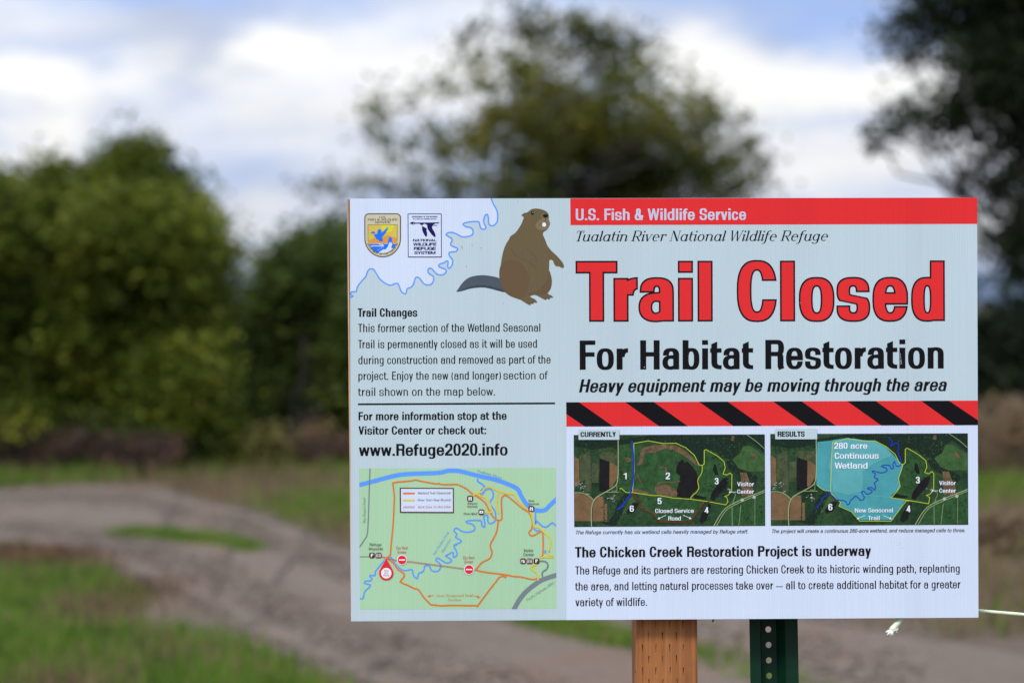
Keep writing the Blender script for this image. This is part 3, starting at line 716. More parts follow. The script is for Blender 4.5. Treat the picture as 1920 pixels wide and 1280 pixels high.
def outline(kind, pts, w, h, sub=0.0):
    """turn one stroke into faces; stroke points are (x, y) or explicit edge pairs (xr, yr, xl, yl)"""
    if kind == 'q':
        if sub:
            cx = sum(p[0] for p in pts) / 4; cy = sum(p[1] for p in pts) / 4
            pts = [(x - math.copysign(sub, x - cx), y - math.copysign(sub, y - cy)) for x, y in pts]
        return pts, [tuple(range(len(pts)))]
    closed = kind == 'c'
    ctr = [p if len(p) == 2 else ((p[0]+p[2])/2, (p[1]+p[3])/2) for p in pts]
    keep = [0]
    for i in range(1, len(pts)):
        if math.hypot(ctr[i][0]-ctr[keep[-1]][0], ctr[i][1]-ctr[keep[-1]][1]) > 1e-4: keep.append(i)
    pts = [pts[i] for i in keep]; ctr = [ctr[i] for i in keep]; n = len(pts)
    pr = []
    for i, p in enumerate(pts):
        if len(p) == 4: pr.append(p); continue
        a = ctr[i-1] if i > 0 or closed else None; c = ctr[(i+1) % n] if i < n-1 or closed else None
        x, y = ctr[i]; ds = []
        if a: l = math.hypot(x-a[0], y-a[1]); ds.append(((x-a[0])/l, (y-a[1])/l))
        if c: l = math.hypot(c[0]-x, c[1]-y); ds.append(((c[0]-x)/l, (c[1]-y)/l))
        sx, sy = sum(d[0] for d in ds), sum(d[1] for d in ds); l = math.hypot(sx, sy) or 1; sx /= l; sy /= l
        ch_ = max(.5, sx*ds[0][0] + sy*ds[0][1])
        hw = ((.085 if w > .125 and h > .08 else .045) if kind == 'h' else math.sqrt((w*sy)**2 + (h*sx)**2)) / 2 / ch_
        pr.append((x + sy*hw, y - sx*hw, x - sy*hw, y + sx*hw))
    if sub and not closed:
        def cen(p): return ((p[0]+p[2])/2, (p[1]+p[3])/2)
        for _ in range(2):
            while len(pr) > 2 and math.hypot(cen(pr[1])[0]-cen(pr[0])[0], cen(pr[1])[1]-cen(pr[0])[1]) < sub * .8: pr.pop(1)
            a, b_ = cen(pr[0]), cen(pr[1]); l = math.hypot(b_[0]-a[0], b_[1]-a[1]); dx, dy = (b_[0]-a[0])/l*sub, (b_[1]-a[1])/l*sub
            p = pr[0]; pr[0] = (p[0]+dx, p[1]+dy, p[2]+dx, p[3]+dy); pr.reverse()
    n = len(pr); vs_ = [v for p in pr for v in ((p[0], p[1]), (p[2], p[3]))]
    m = n if closed else n - 1
    return vs_, [(2*i, (2*i+2) % (2*n), (2*i+3) % (2*n), 2*i+1) for i in range(m)]
def glyph(ch, w, h, kx, serif=False, rw=None, rh=None):
    """skeleton from (w, h); drawn stroke weights (rw, rh) may be lighter, for the inset of an outlined letter"""
    rw = rw or w; rh = rh or h; dW, dH = w - rw, h - rh
    W = WID.get(ch, .5)
    if ch in 'ilI.,:' or ch == 'j': W = w
    else: W = max((W - .62 * (.2 - w)) * kx * (1.10 if serif else 1), w * 1.2)
    a, b, X, D = w/2, h/2, .72, -.26
    up = ch.isupper() or ch.isdigit() or ch == '&'
    if serif: X = .66; D = -.28
    wc = w * (.98 if up else .92); hc = h * (.86 if up else .78)
    if serif: wc, hc = w, h
    hb = hc / 2
    S = []
    def arc(x0, x1, y0, y1, t0, t1, n=14, e=2.6, ys=None, ye=None, W_=None, H_=None):
        """box is the outer box of the curve; pairs of outer and inner points"""
        W_ = wc if W_ is None else W_; H_ = hc if H_ is None else H_
        if serif: e = 2.05
        cx, cy = (x0+x1)/2, (y0+y1)/2; RX, RY = (x1-x0)/2 - dW/2, (y1-y0)/2 - dH/2; rx, ry = RX - W_ + dW, RY - H_ + dH
        rx = max(rx, .004); ry = max(ry, .004)
        def th(t, y, ry_):
            if y is None: return t
            v = max(-1, min(1, (y - cy) / ry_)); q = math.degrees(math.asin(math.copysign(abs(v)**(e/2), v)))
            tt = t % 360
            if 90 < tt < 270: q = 180 - q
            k_ = round((t - q) / 360); return q + 360 * k_
        o0, o1, i0, i1 = th(t0, ys, RY), th(t1, ye, RY), th(t0, ys, ry), th(t1, ye, ry); o = []
        for i in range(n + 1):
            q = []
            for T0, T1, ax, ay in ((o0, o1, RX, RY), (i0, i1, rx, ry)):
                t = R(T0 + (T1-T0)*i/n); c, s_ = math.cos(t), math.sin(t)
                q.append((cx + ax*math.copysign(abs(c)**(2/e), c), cy + ay*math.copysign(abs(s_)**(2/e), s_)))
            out, inn = q
            o.append((*out, *inn) if t1 > t0 else (*inn, *out))
        return o
    def p(*pts): S.append(('p', list(pts)))
    def stem(x, y0, y1, lo=True, hi=True):
        S.append(('p', [(x, y0), (x, y1)]))
        if serif:
            if ch.isupper():
                if lo: S.append(('h', [(x-a-.10, .022), (x+a+.10, .022)]))
                if hi: S.append(('h', [(x-a-.10, .978), (x+a+.10, .978)]))
            else:
                if hi: S.append(('h', [(x-a-.10, y1-.06), (x, y1-.018)]))
                if lo and y0 > -.05: S.append(('h', [(x, .022), (x+a+.02, .035), (x+a+.12, .15)]))
                if y0 < -.05: S.append(('h', [(x-a-.08, y0+.022), (x+a+.08, y0+.022)]))
    def diag(x0, y0, x1, y1, ww=None):
        ww = ww or w * 1.02; S.append(('q', [(x0-ww/2, y0), (x0+ww/2, y0), (x1+ww/2, y1), (x1-ww/2, y1)] if y1 > y0 else [(x0+ww/2, y0), (x0-ww/2, y0), (x1-ww/2, y1), (x1+ww/2, y1)]))
    thin = w * (.38 if serif else .92)
    def bar(x0, x1, y): S.append(('p', [(x0, y), (x1, y)]))
    def dot(x, y, r=None): r = r or w; q = r*(.8 if w > .17 else 1); S.append(('q', [(x-r/2, y), (x+r/2, y), (x+r/2, y+q), (x-r/2, y+q)]))
    def loop(x0, x1, y0, y1): S.append(('c', arc(x0, x1, y0, y1, 0, 360, 40)[:-1]))
    L, Rr = a, W - a; ov = .012
    if ch == 'o': loop(0, W, -ov, X+ov)
    elif ch in 'bp':
        stem(L, 0 if ch == 'b' else D, 1 if ch == 'b' else X, ch == 'p'); loop(w - wc, W, -ov, X+ov)
    elif ch in 'dq' or (ch == 'a' and serif):
        loop(0, W - w + wc, -ov, X+ov); stem(Rr, 0 if ch != 'q' else D, 1 if ch == 'd' else X, ch != 'q', ch == 'd')
    elif ch == 'g':
        loop(0, W - w + wc, .02, X+ov); q = arc(0, W, D, .26, 0, -150, 14, W_=w, ye=None); p((Rr, X), (Rr, .06), *[v for v in q if min(v[1], v[3]) < .06])
    elif ch in 'nmh':
        stem(L, 0, 1 if ch == 'h' else X, False)
        cols = [L, Rr] if ch != 'm' else [L, W/2, Rr]; r = .25
        for i in range(len(cols) - 1):
            q = arc(cols[i]-a, cols[i+1]+a, X+ov-2*r, X+ov, 180, 0, 16, W_=w); p(*q, (cols[i+1], 0))
            if serif and i == len(cols) - 2: S.append(('h', [(Rr, .022), (Rr+a+.02, .035), (Rr+a+.12, .15)]))
    elif ch == 'u':
        stem(Rr, 0, X); q = arc(0, W, -ov, .49, 180, 360, 16, W_=w); p((L, X), *q)
    elif ch == 'r':
        stem(L, 0, X, False)
        if serif: q = arc(0, W+.02, X-.5, X, 180, 70, 10); p(*q); dot(W-.04, X-.15, w*1.1)
        else: q = arc(w*.35, 2*W-w*.35, X-.60, X+.012, 180, 90, 12, W_=w, H_=h*.98, e=2.3); p(*q)
    elif ch == 'a':
        q = arc(.02*kx, W, X+ov-.50, X+ov, 180, 0, 18, ys=.475, W_=w); p(*q, (Rr, 0))
        c_ = W*.50; q = arc(0, 2*c_, -ov, .485, 90, 270, 18, e=2.35); p((Rr, .485-hb), *q, (Rr, hb+.03))
    elif ch == 'c': p(*arc(0, W, -ov, X+ov, 30, 330, 30, ys=.475 if not serif else None, ye=.262 if not serif else None))
    elif ch == 'e':
        eb = h*.36; yb_ = .375
        S.append(('p', [(wc*.6, yb_), (W - .002, yb_)] if h > .1 else [(wc*.5, yb_), (W, yb_)])) if not serif else S.append(('h', [(0.02, .37), (W-.02, .37)]))
        p(*arc(0, W, -ov, X+ov, 0, 330 if not serif else 312, 30, ys=yb_ - b if not serif else None, ye=min(.262, yb_ - b - .02) if not serif else None))
    elif ch in 'sS':
        H_ = X if ch == 's' else 1.0; m_ = H_*.5; t_ = hc*.62
        ty = (.477, .262) if ch == 's' else (.68, .33)
        u = arc(0, W-.01, m_ - t_, H_+ov, 10, 218, 20, ys=ty[0]); l = arc(0, W, -ov, m_ + t_, 38, -170, 20, ye=ty[1])
        p(*u, *l)
    elif ch == 'i': stem(L, 0, X); dot(L, 1 - (w*.8 if w > .17 else w) if not serif else .84)
    elif ch == 'l': stem(L, 0, 1)
    elif ch == 'j': q = arc(w-.5, w, D, .24, 0, -90, 8, W_=w); p((L, X), (L, 0), *[v for v in q if min(v[1], v[3]) < 0]); dot(L, 1-w*.9)
    elif ch == 't':
        x = W*.36; q = arc(x-a, x-a+.66, -.0, .5, 180, 270, 12, W_=w, H_=h*.92); S.append(('q', [(x-a, .62), (x+a, .62), (x+a, .95), (x-a, .86)])); p((x, .75), *q, (W, b*.92)); S.append(('p', [(0.0, X-b), (W, X-b)]))
    elif ch == 'f':
        x = W*.40
        if serif: q = arc(x-a, x+.46, .5, 1, 180, 50, 10); q2 = arc(x-.46, x+a, D, .25, 0, -110, 8); p(*[(v[2], v[3], v[0], v[1]) for v in q[::-1]], *q2)
        else: q = arc(x-a, x-a+.62, .5, 1, 180, 90, 12, W_=w, H_=h*.92); p((x, 0), *q, (W+.01, 1-b*.92))
        bar(0, W*.98, X-b)
    elif ch == 'k': stem(L, 0, 1); diag(w*1.1, .27, W-a*1.15, X, w*1.05); diag(W*.42+a*.2, .42, W-a*1.1, 0, w*1.08)
    elif ch in 'vVyxXwWAYMNKZz':
        H_ = 1 if ch.isupper() else X; m_ = W/2; e = w*.5
        if ch in 'vV': diag(e, H_, m_-w*.05, 0); diag(m_+w*.05, 0, W-e, H_, thin)
        elif ch == 'y': diag(e, H_, m_-w*.02, 0); diag(m_-(W*.16), D+.0, W-e, H_, thin)
        elif ch in 'xX': diag(e, H_, W-e, 0); diag(e, 0, W-e, H_, thin)
        elif ch in 'wW':
            q1, q3 = W*.28, W*.72; e2 = w*.9
            diag(e2/2, H_, q1, 0, e2); diag(q1, 0, m_, H_, thin*.9); diag(m_, H_, q3, 0, e2); diag(q3, 0, W-e2/2, H_, thin*.9)
        elif ch == 'A': diag(e, 0, m_-w*.05, 1, thin); diag(m_+w*.05, 1, W-e, 0); bar(W*.24, W*.76, .29)
        elif ch == 'Y': diag(e, 1, m_, .38); diag(m_, .38, W-e, 1, thin); p((m_, 0), (m_, .42))
        elif ch == 'M': stem(L, 0, 1); stem(Rr, 0, 1); diag(w*.6, 1, m_, 0, w*.9); diag(m_, 0, W-w*.6, 1, w*.9)
        elif ch == 'N':
            if serif: S.append(('h', [(L, 0), (L, 1)])); S.append(('h', [(Rr, 0), (Rr, 1)])); S.append(('h', [(L-.1, .022), (L+.1, .022)])); S.append(('h', [(Rr-.1, .978), (Rr+.1, .978)])); S.append(('h', [(L-.08, .978), (L+.05, .978)])); diag(L, 1, Rr, 0, w*1.2)
            else: stem(L, 0, 1); stem(Rr, 0, 1); diag(L+a*.2, 1, Rr-a*.2, 0, w*1.05)
        elif ch == 'K': stem(L, 0, 1); diag(w, .36, W-e*1.1, 1, w*1.05); diag(W*.42, .5, W-e, 0, w*1.08)
        elif ch in 'Zz': bar(0, W, H_-b); bar(0, W, b); diag(e*1.1, b, W-e*1.1, H_-b, w*1.1)
        if serif and ch in 'VWvwy':
            S.append(('h', [(0-.05, H_-.022), (w*1.2, H_-.022)])); S.append(('h', [(W-w*1.2, H_-.022), (W+.06, H_-.022)]))
    elif ch in 'CG':
        p(*arc(0, W, -ov, 1+ov, 30, 330 if ch == 'C' else 345, 34, ys=.665 if not serif else None, ye=.365 if ch == 'C' and not serif else None))
        if ch == 'G': p((W*.55, .47), (W, .47)); p((Rr, .03), (Rr, .47))
    elif ch == 'O' or ch == '0': loop(0, W, -ov, 1+ov)
    elif ch == 'D': stem(L, 0, 1); q = arc(W-.62 if W > .5 else 0, W, 0, 1, 90, -90, 20); p((L, 1-hb), *q, (L, hb))
    elif ch in 'BPR':
        m_ = .44 if ch != 'B' else .47; q = arc(W-.46, W-(.02 if ch == 'B' else 0), m_, 1, 90, -90, 16, 2.4, H_=h); stem(L, 0, 1); p((L, 1-b), *q, (L, m_+b))
        if ch == 'B': q = arc(W-.46, W, 0, m_+h, 90, -90, 16, 2.4, H_=h); p((L, m_+b), *q, (L, b))
        if ch == 'R':
            if serif: diag(W*.45, m_+.03, W-a*.4, 0)
            else: q = arc(W-.46, W-.02, m_-.30, m_+h, 90, 0, 10, H_=h, W_=w); p((L+.1, m_+b), *q, (W-.02-a, .10), (W-a+.015, 0))
    elif ch in 'EFL': stem(L, 0, 1); [bar(L, W*(1 if y != .52 else .95), y) for y in ((1-b, .52, b) if ch == 'E' else (1-b, .52) if ch == 'F' else (b,))]
    elif ch == 'H': stem(L, 0, 1); stem(Rr, 0, 1); bar(L, Rr, .52)
    elif ch == 'I': stem(L, 0, 1)
    elif ch == 'T':
        bar(0, W, 1-b); stem(W/2, 0, 1 - (0 if serif else b), True, False)
        if serif: S.append(('h', [(.03, 1), (-.01, .78)])); S.append(('h', [(W-.03, 1), (W-.05, .78)]))
    elif ch == 'U': q = arc(0, W, -ov, .55, 180, 360, 18, W_=w); p((L, 1), *q, (Rr, 1))
    elif ch == '1': p((Rr, 0), (Rr, 1)); S.append(('q', [(0, .72), (W-w, .78), (W-w, .96), (0, .84)]))
    elif ch == '2': q = arc(0, W, .40, 1+ov, 180, -42, 22, ys=.68); p(*q, (L+.01, .17), (L, .02)); bar(0, W, b)
    elif ch == '3': p(*arc(0, W-.02, .48, 1+ov, 180, -90, 20, ys=.72), (W*.36, .48+hb)); p((W*.36, .56-hb), *arc(0, W, -ov, .56, 90, -180, 20, ye=.28))
    elif ch == '4': p((W*.72, 0), (W*.72, 1)); bar(0, W, .27); diag(w*.55, .27, W*.72, 1-.02, w*.9)
    elif ch == '5': bar(w*.5, W*.95, 1-b); p((L+.03, 1-b), (L+.02, .42)); p(*arc(0, W, -ov, .66, 140, -180, 24, ye=.28))
    elif ch in '69':
        q = arc(0, W, -ov, .64, 0, 360, 30)[:-1]; t = arc(0, W, .3, 1+ov, 20, 180, 16, ys=.72)
        if ch == '9': q = [(W-v[0], 1-v[1], W-v[2], 1-v[3]) for v in q]; t = [(W-v[0], 1-v[1], W-v[2], 1-v[3]) for v in t]
        S.append(('c', q)); p(*t, (wc/2 if ch == '6' else W-wc/2, .3 if ch == '6' else .7))
    elif ch == '8': loop(0, W, -ov, .53+hb); loop(.02, W-.02, .53-hb, 1+ov)
    elif ch == '7': bar(0, W, 1-b); diag(W*.35, 0, W-a, 1-b)
    elif ch == '.': dot(L, 0)
    elif ch == ',': dot(L, 0); S.append(('q', [(L-.1*1.2, -.18), (L-.03, -.18), (L+a, 0), (L-a*.2, 0)]))
    elif ch == ':': dot(L, 0); dot(L, X-w)
    elif ch == '-': bar(0, W, .32)
    elif ch == '\u2014': S.append(('h', [(0, .32), (W, .32)]))
    elif ch == '(': p(*arc(0, .6, -.24, 1.06, 128, 232, 14, 2))
    elif ch == ')': p(*arc(W-.6, W, -.24, 1.06, 52, -52, 14, 2))
    elif ch == '&':
        loop(W*.14, W*.72, .52-hb, 1+ov); loop(0, W*.78, -ov, .52+hb); diag(W*.30, .60, W-w*.55, 0, w*.95); p((W*.80, .12), (W*.90, .42))
    return W, S
def bearing(ch, side, w):
    if ch == ' ': return .06
    x_ = (.2 - w) * .32
    if ch in '.,:': return .05 + x_
    if ch in '()-\u2014': return .04
    if (ch in ST_L) if side == 0 else (ch in ST_R): return .060 + x_
    if (ch in DG_L) if side == 0 else (ch in DG_R): return .012 + x_ * .4
    return .034 + x_
def layout(txt, w, h, kx, serif=False):
    x = 0; out = []
    for i, ch in enumerate(txt):
        W, S = glyph(ch, w, h, kx, serif)
        if i:
            x += (bearing(txt[i-1], 1, w) + bearing(ch, 0, w) + (.02 if serif else 0)) * kx
            if txt[i-1] in 'TVWY' and ch.islower() and ch not in 'hlikbdtf': x -= .07 * kx
        if ch != ' ': out.append((x, S)); x += W
        else: x += .21 * kx
    return out, x

sign = empty('information_sign', SC); sign.rotation_euler = SM.to_euler()
tag(sign, 'large printed trail closed sign with beaver, maps and red band, fixed to a wooden post', 'sign')
m_ply = noisy_mat('plywood_face', [(.3, (.20, .085, .055)), (.7, (.30, .14, .09))], 12, .8, 60, .5, .002, (1, 1, .08))  # red-brown has the plastic sheet's shadow put into the face colour
m_ply_edge = noisy_mat('plywood_edge', [(.3, (.42, .27, .16)), (.7, (.62, .42, .26))], 30, .8, 80, .6, .002, (1, 1, .3))
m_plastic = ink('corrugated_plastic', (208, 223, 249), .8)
w2, h2 = SW/2, SH/2
mb = MB(); mb.box(-w2, w2, .0, .0005, -h2, h2); mb.build('face_sheet', WHITE, sign)
mb = MB(); mb.box(-w2, w2, .0037, .0042, -h2, h2); mb.build('back_sheet', m_plastic, sign)
mb = MB(); nfl = int(SW / .0037)
for i in range(nfl + 1):
    x = -w2 + .0002 + (SW - .0006) * i / nfl; mb.box(x, x + .0003, .0005, .0037, -h2 + .0003, h2 - .0003)
mb.build('flute_ribs', m_plastic, sign)['kind'] = 'stuff'
# plywood board a hair out of square with the plastic
pl = MB(); g = .0045
pts = [(-w2 - g + .0022, h2 - .001), (w2 - .003, h2 - .004), (w2 - .001, -h2 + .002), (-w2 + .0014, -h2 + .003)]
n = 0
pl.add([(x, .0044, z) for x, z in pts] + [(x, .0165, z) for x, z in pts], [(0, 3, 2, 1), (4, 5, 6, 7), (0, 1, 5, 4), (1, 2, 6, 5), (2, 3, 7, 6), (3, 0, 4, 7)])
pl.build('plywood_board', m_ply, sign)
ve = MB(); pe = [(-w2 - g, h2 - .001), (-w2 - g + .0024, h2 - .001), (-w2 + .0016, -h2 + .003), (-w2 - .0006, -h2 + .003)]
ve.add([(x, .0035, z) for x, z in pe] + [(x, .0172, z) for x, z in pe], [(0, 3, 2, 1), (4, 5, 6, 7), (0, 1, 5, 4), (1, 2, 6, 5), (2, 3, 7, 6), (3, 0, 4, 7)])
ve.build('veneer_edge', m_ply_edge, sign)

ZA = (640, 360, 4.3636); ZB = (660, 380, 9.6); ZC = (840, 370, 5.8167); ZE = (660, 865, 4.415); ZF = (850, 865, 4.414); Z5 = (1060, 1000, 4.8); Z3 = (1060, 620, 4.8)
# pale background areas
BRD = [(-w2, -h2), (w2, -h2), (w2, h2), (-w2, h2)]
bgp = Print(PALE, 1, sign); bgp.clip = BRD
creek = [(1224,47),(1245,100),(1270,145),(1280,190),(1275,240),(1250,272),(1222,275),(1205,255),(1203,215),(1195,185),(1178,190),(1165,225),(1168,255),(1182,285),(1175,302),(1155,305),(1138,290),(1130,260),(1120,243),(1060,243),(1005,255),(998,268),(1020,283),(1060,292),(1078,320),(1070,350),(1030,365),(985,366),(945,345),(905,330),(870,335),(858,350),(880,365),(902,380),(905,400),(893,425),(905,440),(940,455),(952,468),(935,487),(895,490),(880,502),(890,530),(910,555),(908,590),(890,620),(876,622),(870,605),(873,570),(862,563),(840,578),(805,590),(797,605),(815,618),(850,630),(858,650),(835,675),(790,675),(765,655),(735,625),(712,628),(710,655),(730,675),(752,690),(755,720),(738,752),(705,760),(675,750),(655,725),(635,700),(612,698),(600,720),(590,755),(570,778),(540,790),(530,825),(518,832),(490,812),(475,775),(462,748),(435,750),(400,763),(350,740),(310,705),(285,665),(262,632),(230,630),(213,655),(200,690),(165,730),(132,775),(122,812),(95,815),(80,820),(78,840),(95,850),(75,862)]
cs = smooth(creek, 4)
def a2p(p): return (ZA[0] + p[0] / ZA[2], ZA[1] + p[1] / ZA[2])
LT, LB, MT, MB_ = (656.3, 373.2), (658.9, 1163.6), None, None
bgp.poly([a2p(p) for p in cs] + [(657, 560), (658.9, 1163.4), (1062.0, 1161.2), (1061.8, 799), (1836.0, 796), (1832.2, 372.2)])
bgp.build('pale_background')
c = Print(BLUE, 2, sign, ZA); c.clip = BRD; c.line(creek, 11, 4, round_=True); c.build('creek_line')
# header band
p_ = Print(RED, 2, sign); p_.clip = BRD; p_.poly([(1069.2, 372.2), (1834.0, 370.6), (1834.3, 419.8), (1069.6, 422.2)]); hd = p_.build('header_band')
p_ = Print(GREYW, 3, hd); p_.text('U.S. Fish & Wildlife Service', 1079.6, 1400.5, 413, 21.6, .20, .15); p_.build('header_lettering')
p_ = Print(BLACK, 2, sign); p_.text('Tualatin River National Wildlife Refuge', 1077.5, 1553, 452.6, 19.6, .145, .05, ital=.30, serif=True); p_.build('refuge_name_lettering')

# headline, one letter at a time: red faces over a black outline
tb = Print(BLACK, 2, sign); trd = Print(RED, 3, sign)
head = [('T', 1079.4, 1158.5), ('r', 1150.2, 1196.4), ('a', 1197, 1264.2), ('i', 1271.2, 1299), ('l', 1308, 1336), ('C', 1381.4, 1457.8),
        ('l', 1462.6, 1491), ('o', 1497.8, 1565.4), ('s', 1568.2, 1632.4), ('e', 1635.6, 1703.6), ('d', 1708.2, 1772.4)]
CAPH = 114.4; WB_, HB_ = .250, .208; OUT = 3.1
for ch, xa, xb in head:
    yb = 603.2 - (xa - 1080) * .0019
    w_ = (xb - xa) / CAPH; Wn = WID[ch] + .62 * (WB_ - .2); og = OUT / CAPH
    for P_h, sub in ((tb, 0), (trd, og)):
        W, S = glyph(ch, WB_, HB_, w_ / Wn, rw=WB_ - 2*sub, rh=HB_ - 2*sub)
        o = loc(xa, yb); k = CAPH * KPX
        for j, (kind, pts) in enumerate(S):
            vs_, fs = outline(kind, pts, WB_ - 2*sub, HB_ - 2*sub, sub)
            P_h.raw([(o[0] + k*x, o[1] + k*y) for x, y in vs_], fs, j * .000012)
tb.build('title_outline'); trd.build('title_lettering')
p_ = Print(BLACK, 2, sign)
for t_, a_, b_ in (('For', 1087, 1178), ('Habitat', 1200.4, 1413.3), ('Restoration', 1435, 1772.4)):
    p_.text(t_, a_, b_, 693 - (a_ - 1087) * .0036, 55, .205, .152)
p_.build('subtitle_lettering')
p_ = Print(BLACK, 2, sign); p_.text('Heavy equipment may be moving through the area', 1085.5, 1777.5, 735.4, 24.8, .21, .145, ital=.21); p_.build('warning_lettering')
# red and black hazard band
p_ = Print(RED, 2, sign); p_.clip = BRD; p_.poly([(1061.6, 753.8), (1834.4, 750.6), (1834.9, 796.4), (1062, 799.2)]); hz = p_.build('hazard_band')
def band(x, f): return (x, (753.8 - (x-1062)*.0041) * (1-f) + (799.2 - (x-1062)*.0036) * f)
for k_ in range(-1, 5):
    xt = 1171.9 + 138.8 * k_; p_ = Print(BLACK, 3, hz); p_.clip = BRD
    if k_ == -1: p_.poly([band(1061.6, 0), band(1085.4, 0), band(1149.6, 1), band(1096.5, 1), band(1061.7, .48)])
    elif xt + 53.5 + 64 > 1834: p_.poly([band(xt, 0), band(xt + 52, 0), band(1834.8, .82), band(1834.9, 1), band(xt + 63, 1)])
    else: p_.poly([band(xt, 0), band(xt + 53.5, 0), band(xt + 117.5, 1), band(xt + 64, 1)])
    p_.build('black_stripe')
# left column
p_ = Print(BLACK, 2, sign); p_.text('Trail Changes', 670.8, 782.4, 593.8, 15.8, .21, .155); p_.build('heading_lettering')
p_ = Print(BLACK, 2, sign)
for t_, a_, b_, y_ in (('This former section of the Wetland Seasonal', 671.4, 1013.4, 622.5), ('Trail is permanently closed as it will be used', 671.4, 1007, 652.7),
                       ('during construction and removed as part of the', 672, 1032.6, 682.4), ('project. Enjoy the new (and longer)', 672, 939.3, 712), ('section of', 944, 1026.8, 711),
                       ('trail shown on the map below.', 671.4, 928, 742)):
    p_.text(t_, a_, b_, y_, 15.5, .138, .108)
p_.build('body_lettering')
p_ = Print(BLACK, 2, sign); p_.poly([(671.3, 755.9), (1040.8, 754.1), (1040.8, 757.5), (671.3, 759.2)]); p_.build('rule_line')
p_ = Print(BLACK, 2, sign); p_.text('For more information stop at the', 672.2, 950, 787.6, 15.6, .21, .155); p_.text('Visitor Center or check out:', 672.2, 911.6, 814.4, 15.6, .21, .155)
p_.text('www.Refuge2020.info', 673, 951.8, 854.4, 22.4, .215, .155); p_.build('contact_lettering')
# right column below the maps
p_ = Print(BLACK, 2, sign)
p_.mark(); p_.text('The Refuge currently has six wetland cells heavily managed by Refuge staff.', 1078.8, 1404, 1000.8, 7, .16, .12, ital=.2)
p_.mark(); p_.text('The project will create a continuous 280-acre wetland, and reduce managed cells to three.', 1446.5, 1812.5, 998.6, 7, .16, .12, ital=.2); p_.build('caption_lettering', True)
p_ = Print(BLACK, 2, sign); p_.text('The Chicken Creek Restoration Project is underway', 1078.2, 1636.8, 1044.2, 19.6, .215, .155); p_.build('heading_lettering')
p_ = Print(BLACK, 2, sign)
p_.text('The Refuge and its partners are restoring Chicken Creek to its historic winding path, replanting', 1078.6, 1804.4, 1076.2, 15.4, .138, .108)
p_.text('the area, and letting natural processes take over \u2014 all to create additional habitat for a greater', 1078.6, 1806, 1106, 15.4, .138, .108)
p_.text('variety of wildlife.', 1079, 1213.6, 1135.6, 15.4, .138, .108); p_.build('body_lettering')

# ---- beaver
bv = Print(TAILC, 2, sign, ZC); bv.poly([(92,1022),(110,1000),(150,940),(210,885),(280,858),(380,848),(470,858),(560,882),(580,940),(610,1000),(622,1034),(560,1022),(480,1000),(400,984),(330,984),(240,996),(150,1022),(100,1030)], 3); tail = bv.build('beaver_tail')
bv = Print(TAILD, 3, tail, ZC); bv.poly([(105,1026),(150,1008),(240,975),(330,958),(420,962),(520,985),(612,1010),(618,1031),(560,1020),(480,998),(400,982),(330,982),(240,994),(150,1020)], 2); bv.build('tail_underside')
bv = Print(BEAV, 4, sign, ZC)
bv.poly([(872,160),(850,168),(830,172),(805,190),(803,200),(828,217),(820,240),(800,290),(770,340),(742,378),(715,402),(680,425),(665,460),(640,495),(615,550),(600,600),(585,670),(575,740),(560,800),(560,870),(575,940),(600,1000),(622,1032),(680,1075),(760,1105),(800,1120),(845,1150),(890,1174),(902,1170),(897,1157),(930,1161),(935,1146),(965,1147),(972,1139),(940,1105),(890,1082),(945,1062),(1000,1085),(1065,1119),(1075,1104),(1110,1111),(1112,1093),(1148,1092),(1125,1068),(1083,1046),(1115,1005),(1130,950),(1131,890),(1120,840),(1102,795),(1104,730),(1107,680),(1145,688),(1155,722),(1180,750),(1212,752),(1240,768),(1258,765),(1265,745),(1245,705),(1190,640),(1130,585),(1083,525),(1065,475),(1040,420),(1034,395),(1042,378),(1080,350),(1105,310),(1112,275),(1098,240),(1098,195),(1080,160),(1040,138),(990,125),(940,123),(900,135)], 2)
beav = bv.build('beaver_picture')
bv = Print(THIGH, 5, beav, ZC); bv.poly([(575,745),(620,702),(680,685),(750,692),(810,730),(860,800),(880,880),(876,950),(856,1030),(840,1070),(800,1090),(760,1098),(690,1073),(624,1028),(584,950),(566,860),(566,790)], 3)
bv.poly([(1106,800),(1118,840),(1129,900),(1124,970),(1104,1015),(1083,1044),(1040,1054),(985,1056),(962,1050),(1010,1000),(1060,930),(1090,860)], 2); bv.build('thigh')
bv = Print(MUZZ, 5, beav, ZC); bv.poly([(1035,228),(1000,250),(962,285),(955,315),(975,345),(1020,358),(1062,352),(1096,325),(1109,285),(1099,250),(1085,230)], 3)
bv.line([(1048,182),(1030,184),(1022,200),(1034,226),(1060,232)], 9, 3); bv.build('muzzle')
bv = Print(BLACK, 6, beav, ZC); bv.poly([(1036,190),(1060,188),(1087,189),(1088,205),(1070,219),(1050,218),(1037,204)], 2); bv.line([(1061,216),(1061,262)], 4); bv.line([(988,306),(1015,286),(1045,274),(1072,278),(1092,306)], 3.5, 3); bv.ell(921, 171, 15, 20); bv.build('nose_and_eye')
bv = Print(A_WHITE, 7, beav, ZC); bv.poly([(1030,284),(1040,275),(1062,278),(1070,292),(1066,314),(1050,321),(1030,314),(1028,300)], 2); bv.ell(925, 166, 3.5, 4.5, 10); bv.build('tooth')
bv = Print(BLINE, 5, beav, ZC); bv.line([(685,545),(720,620),(780,662),(850,690),(905,718),(960,775)], 4, 3); bv.line([(850,550),(930,625),(980,700)], 3, 3); bv.line([(1060,945),(1020,1000),(960,1035),(870,1055)], 5, 3)
for t_ in ((880,1165,905,1150),(905,1158,935,1143),(1060,1112,1076,1098),(1092,1106,1110,1092)): bv.line([t_[:2], t_[2:]], 3)
bv.build('fur_lines')

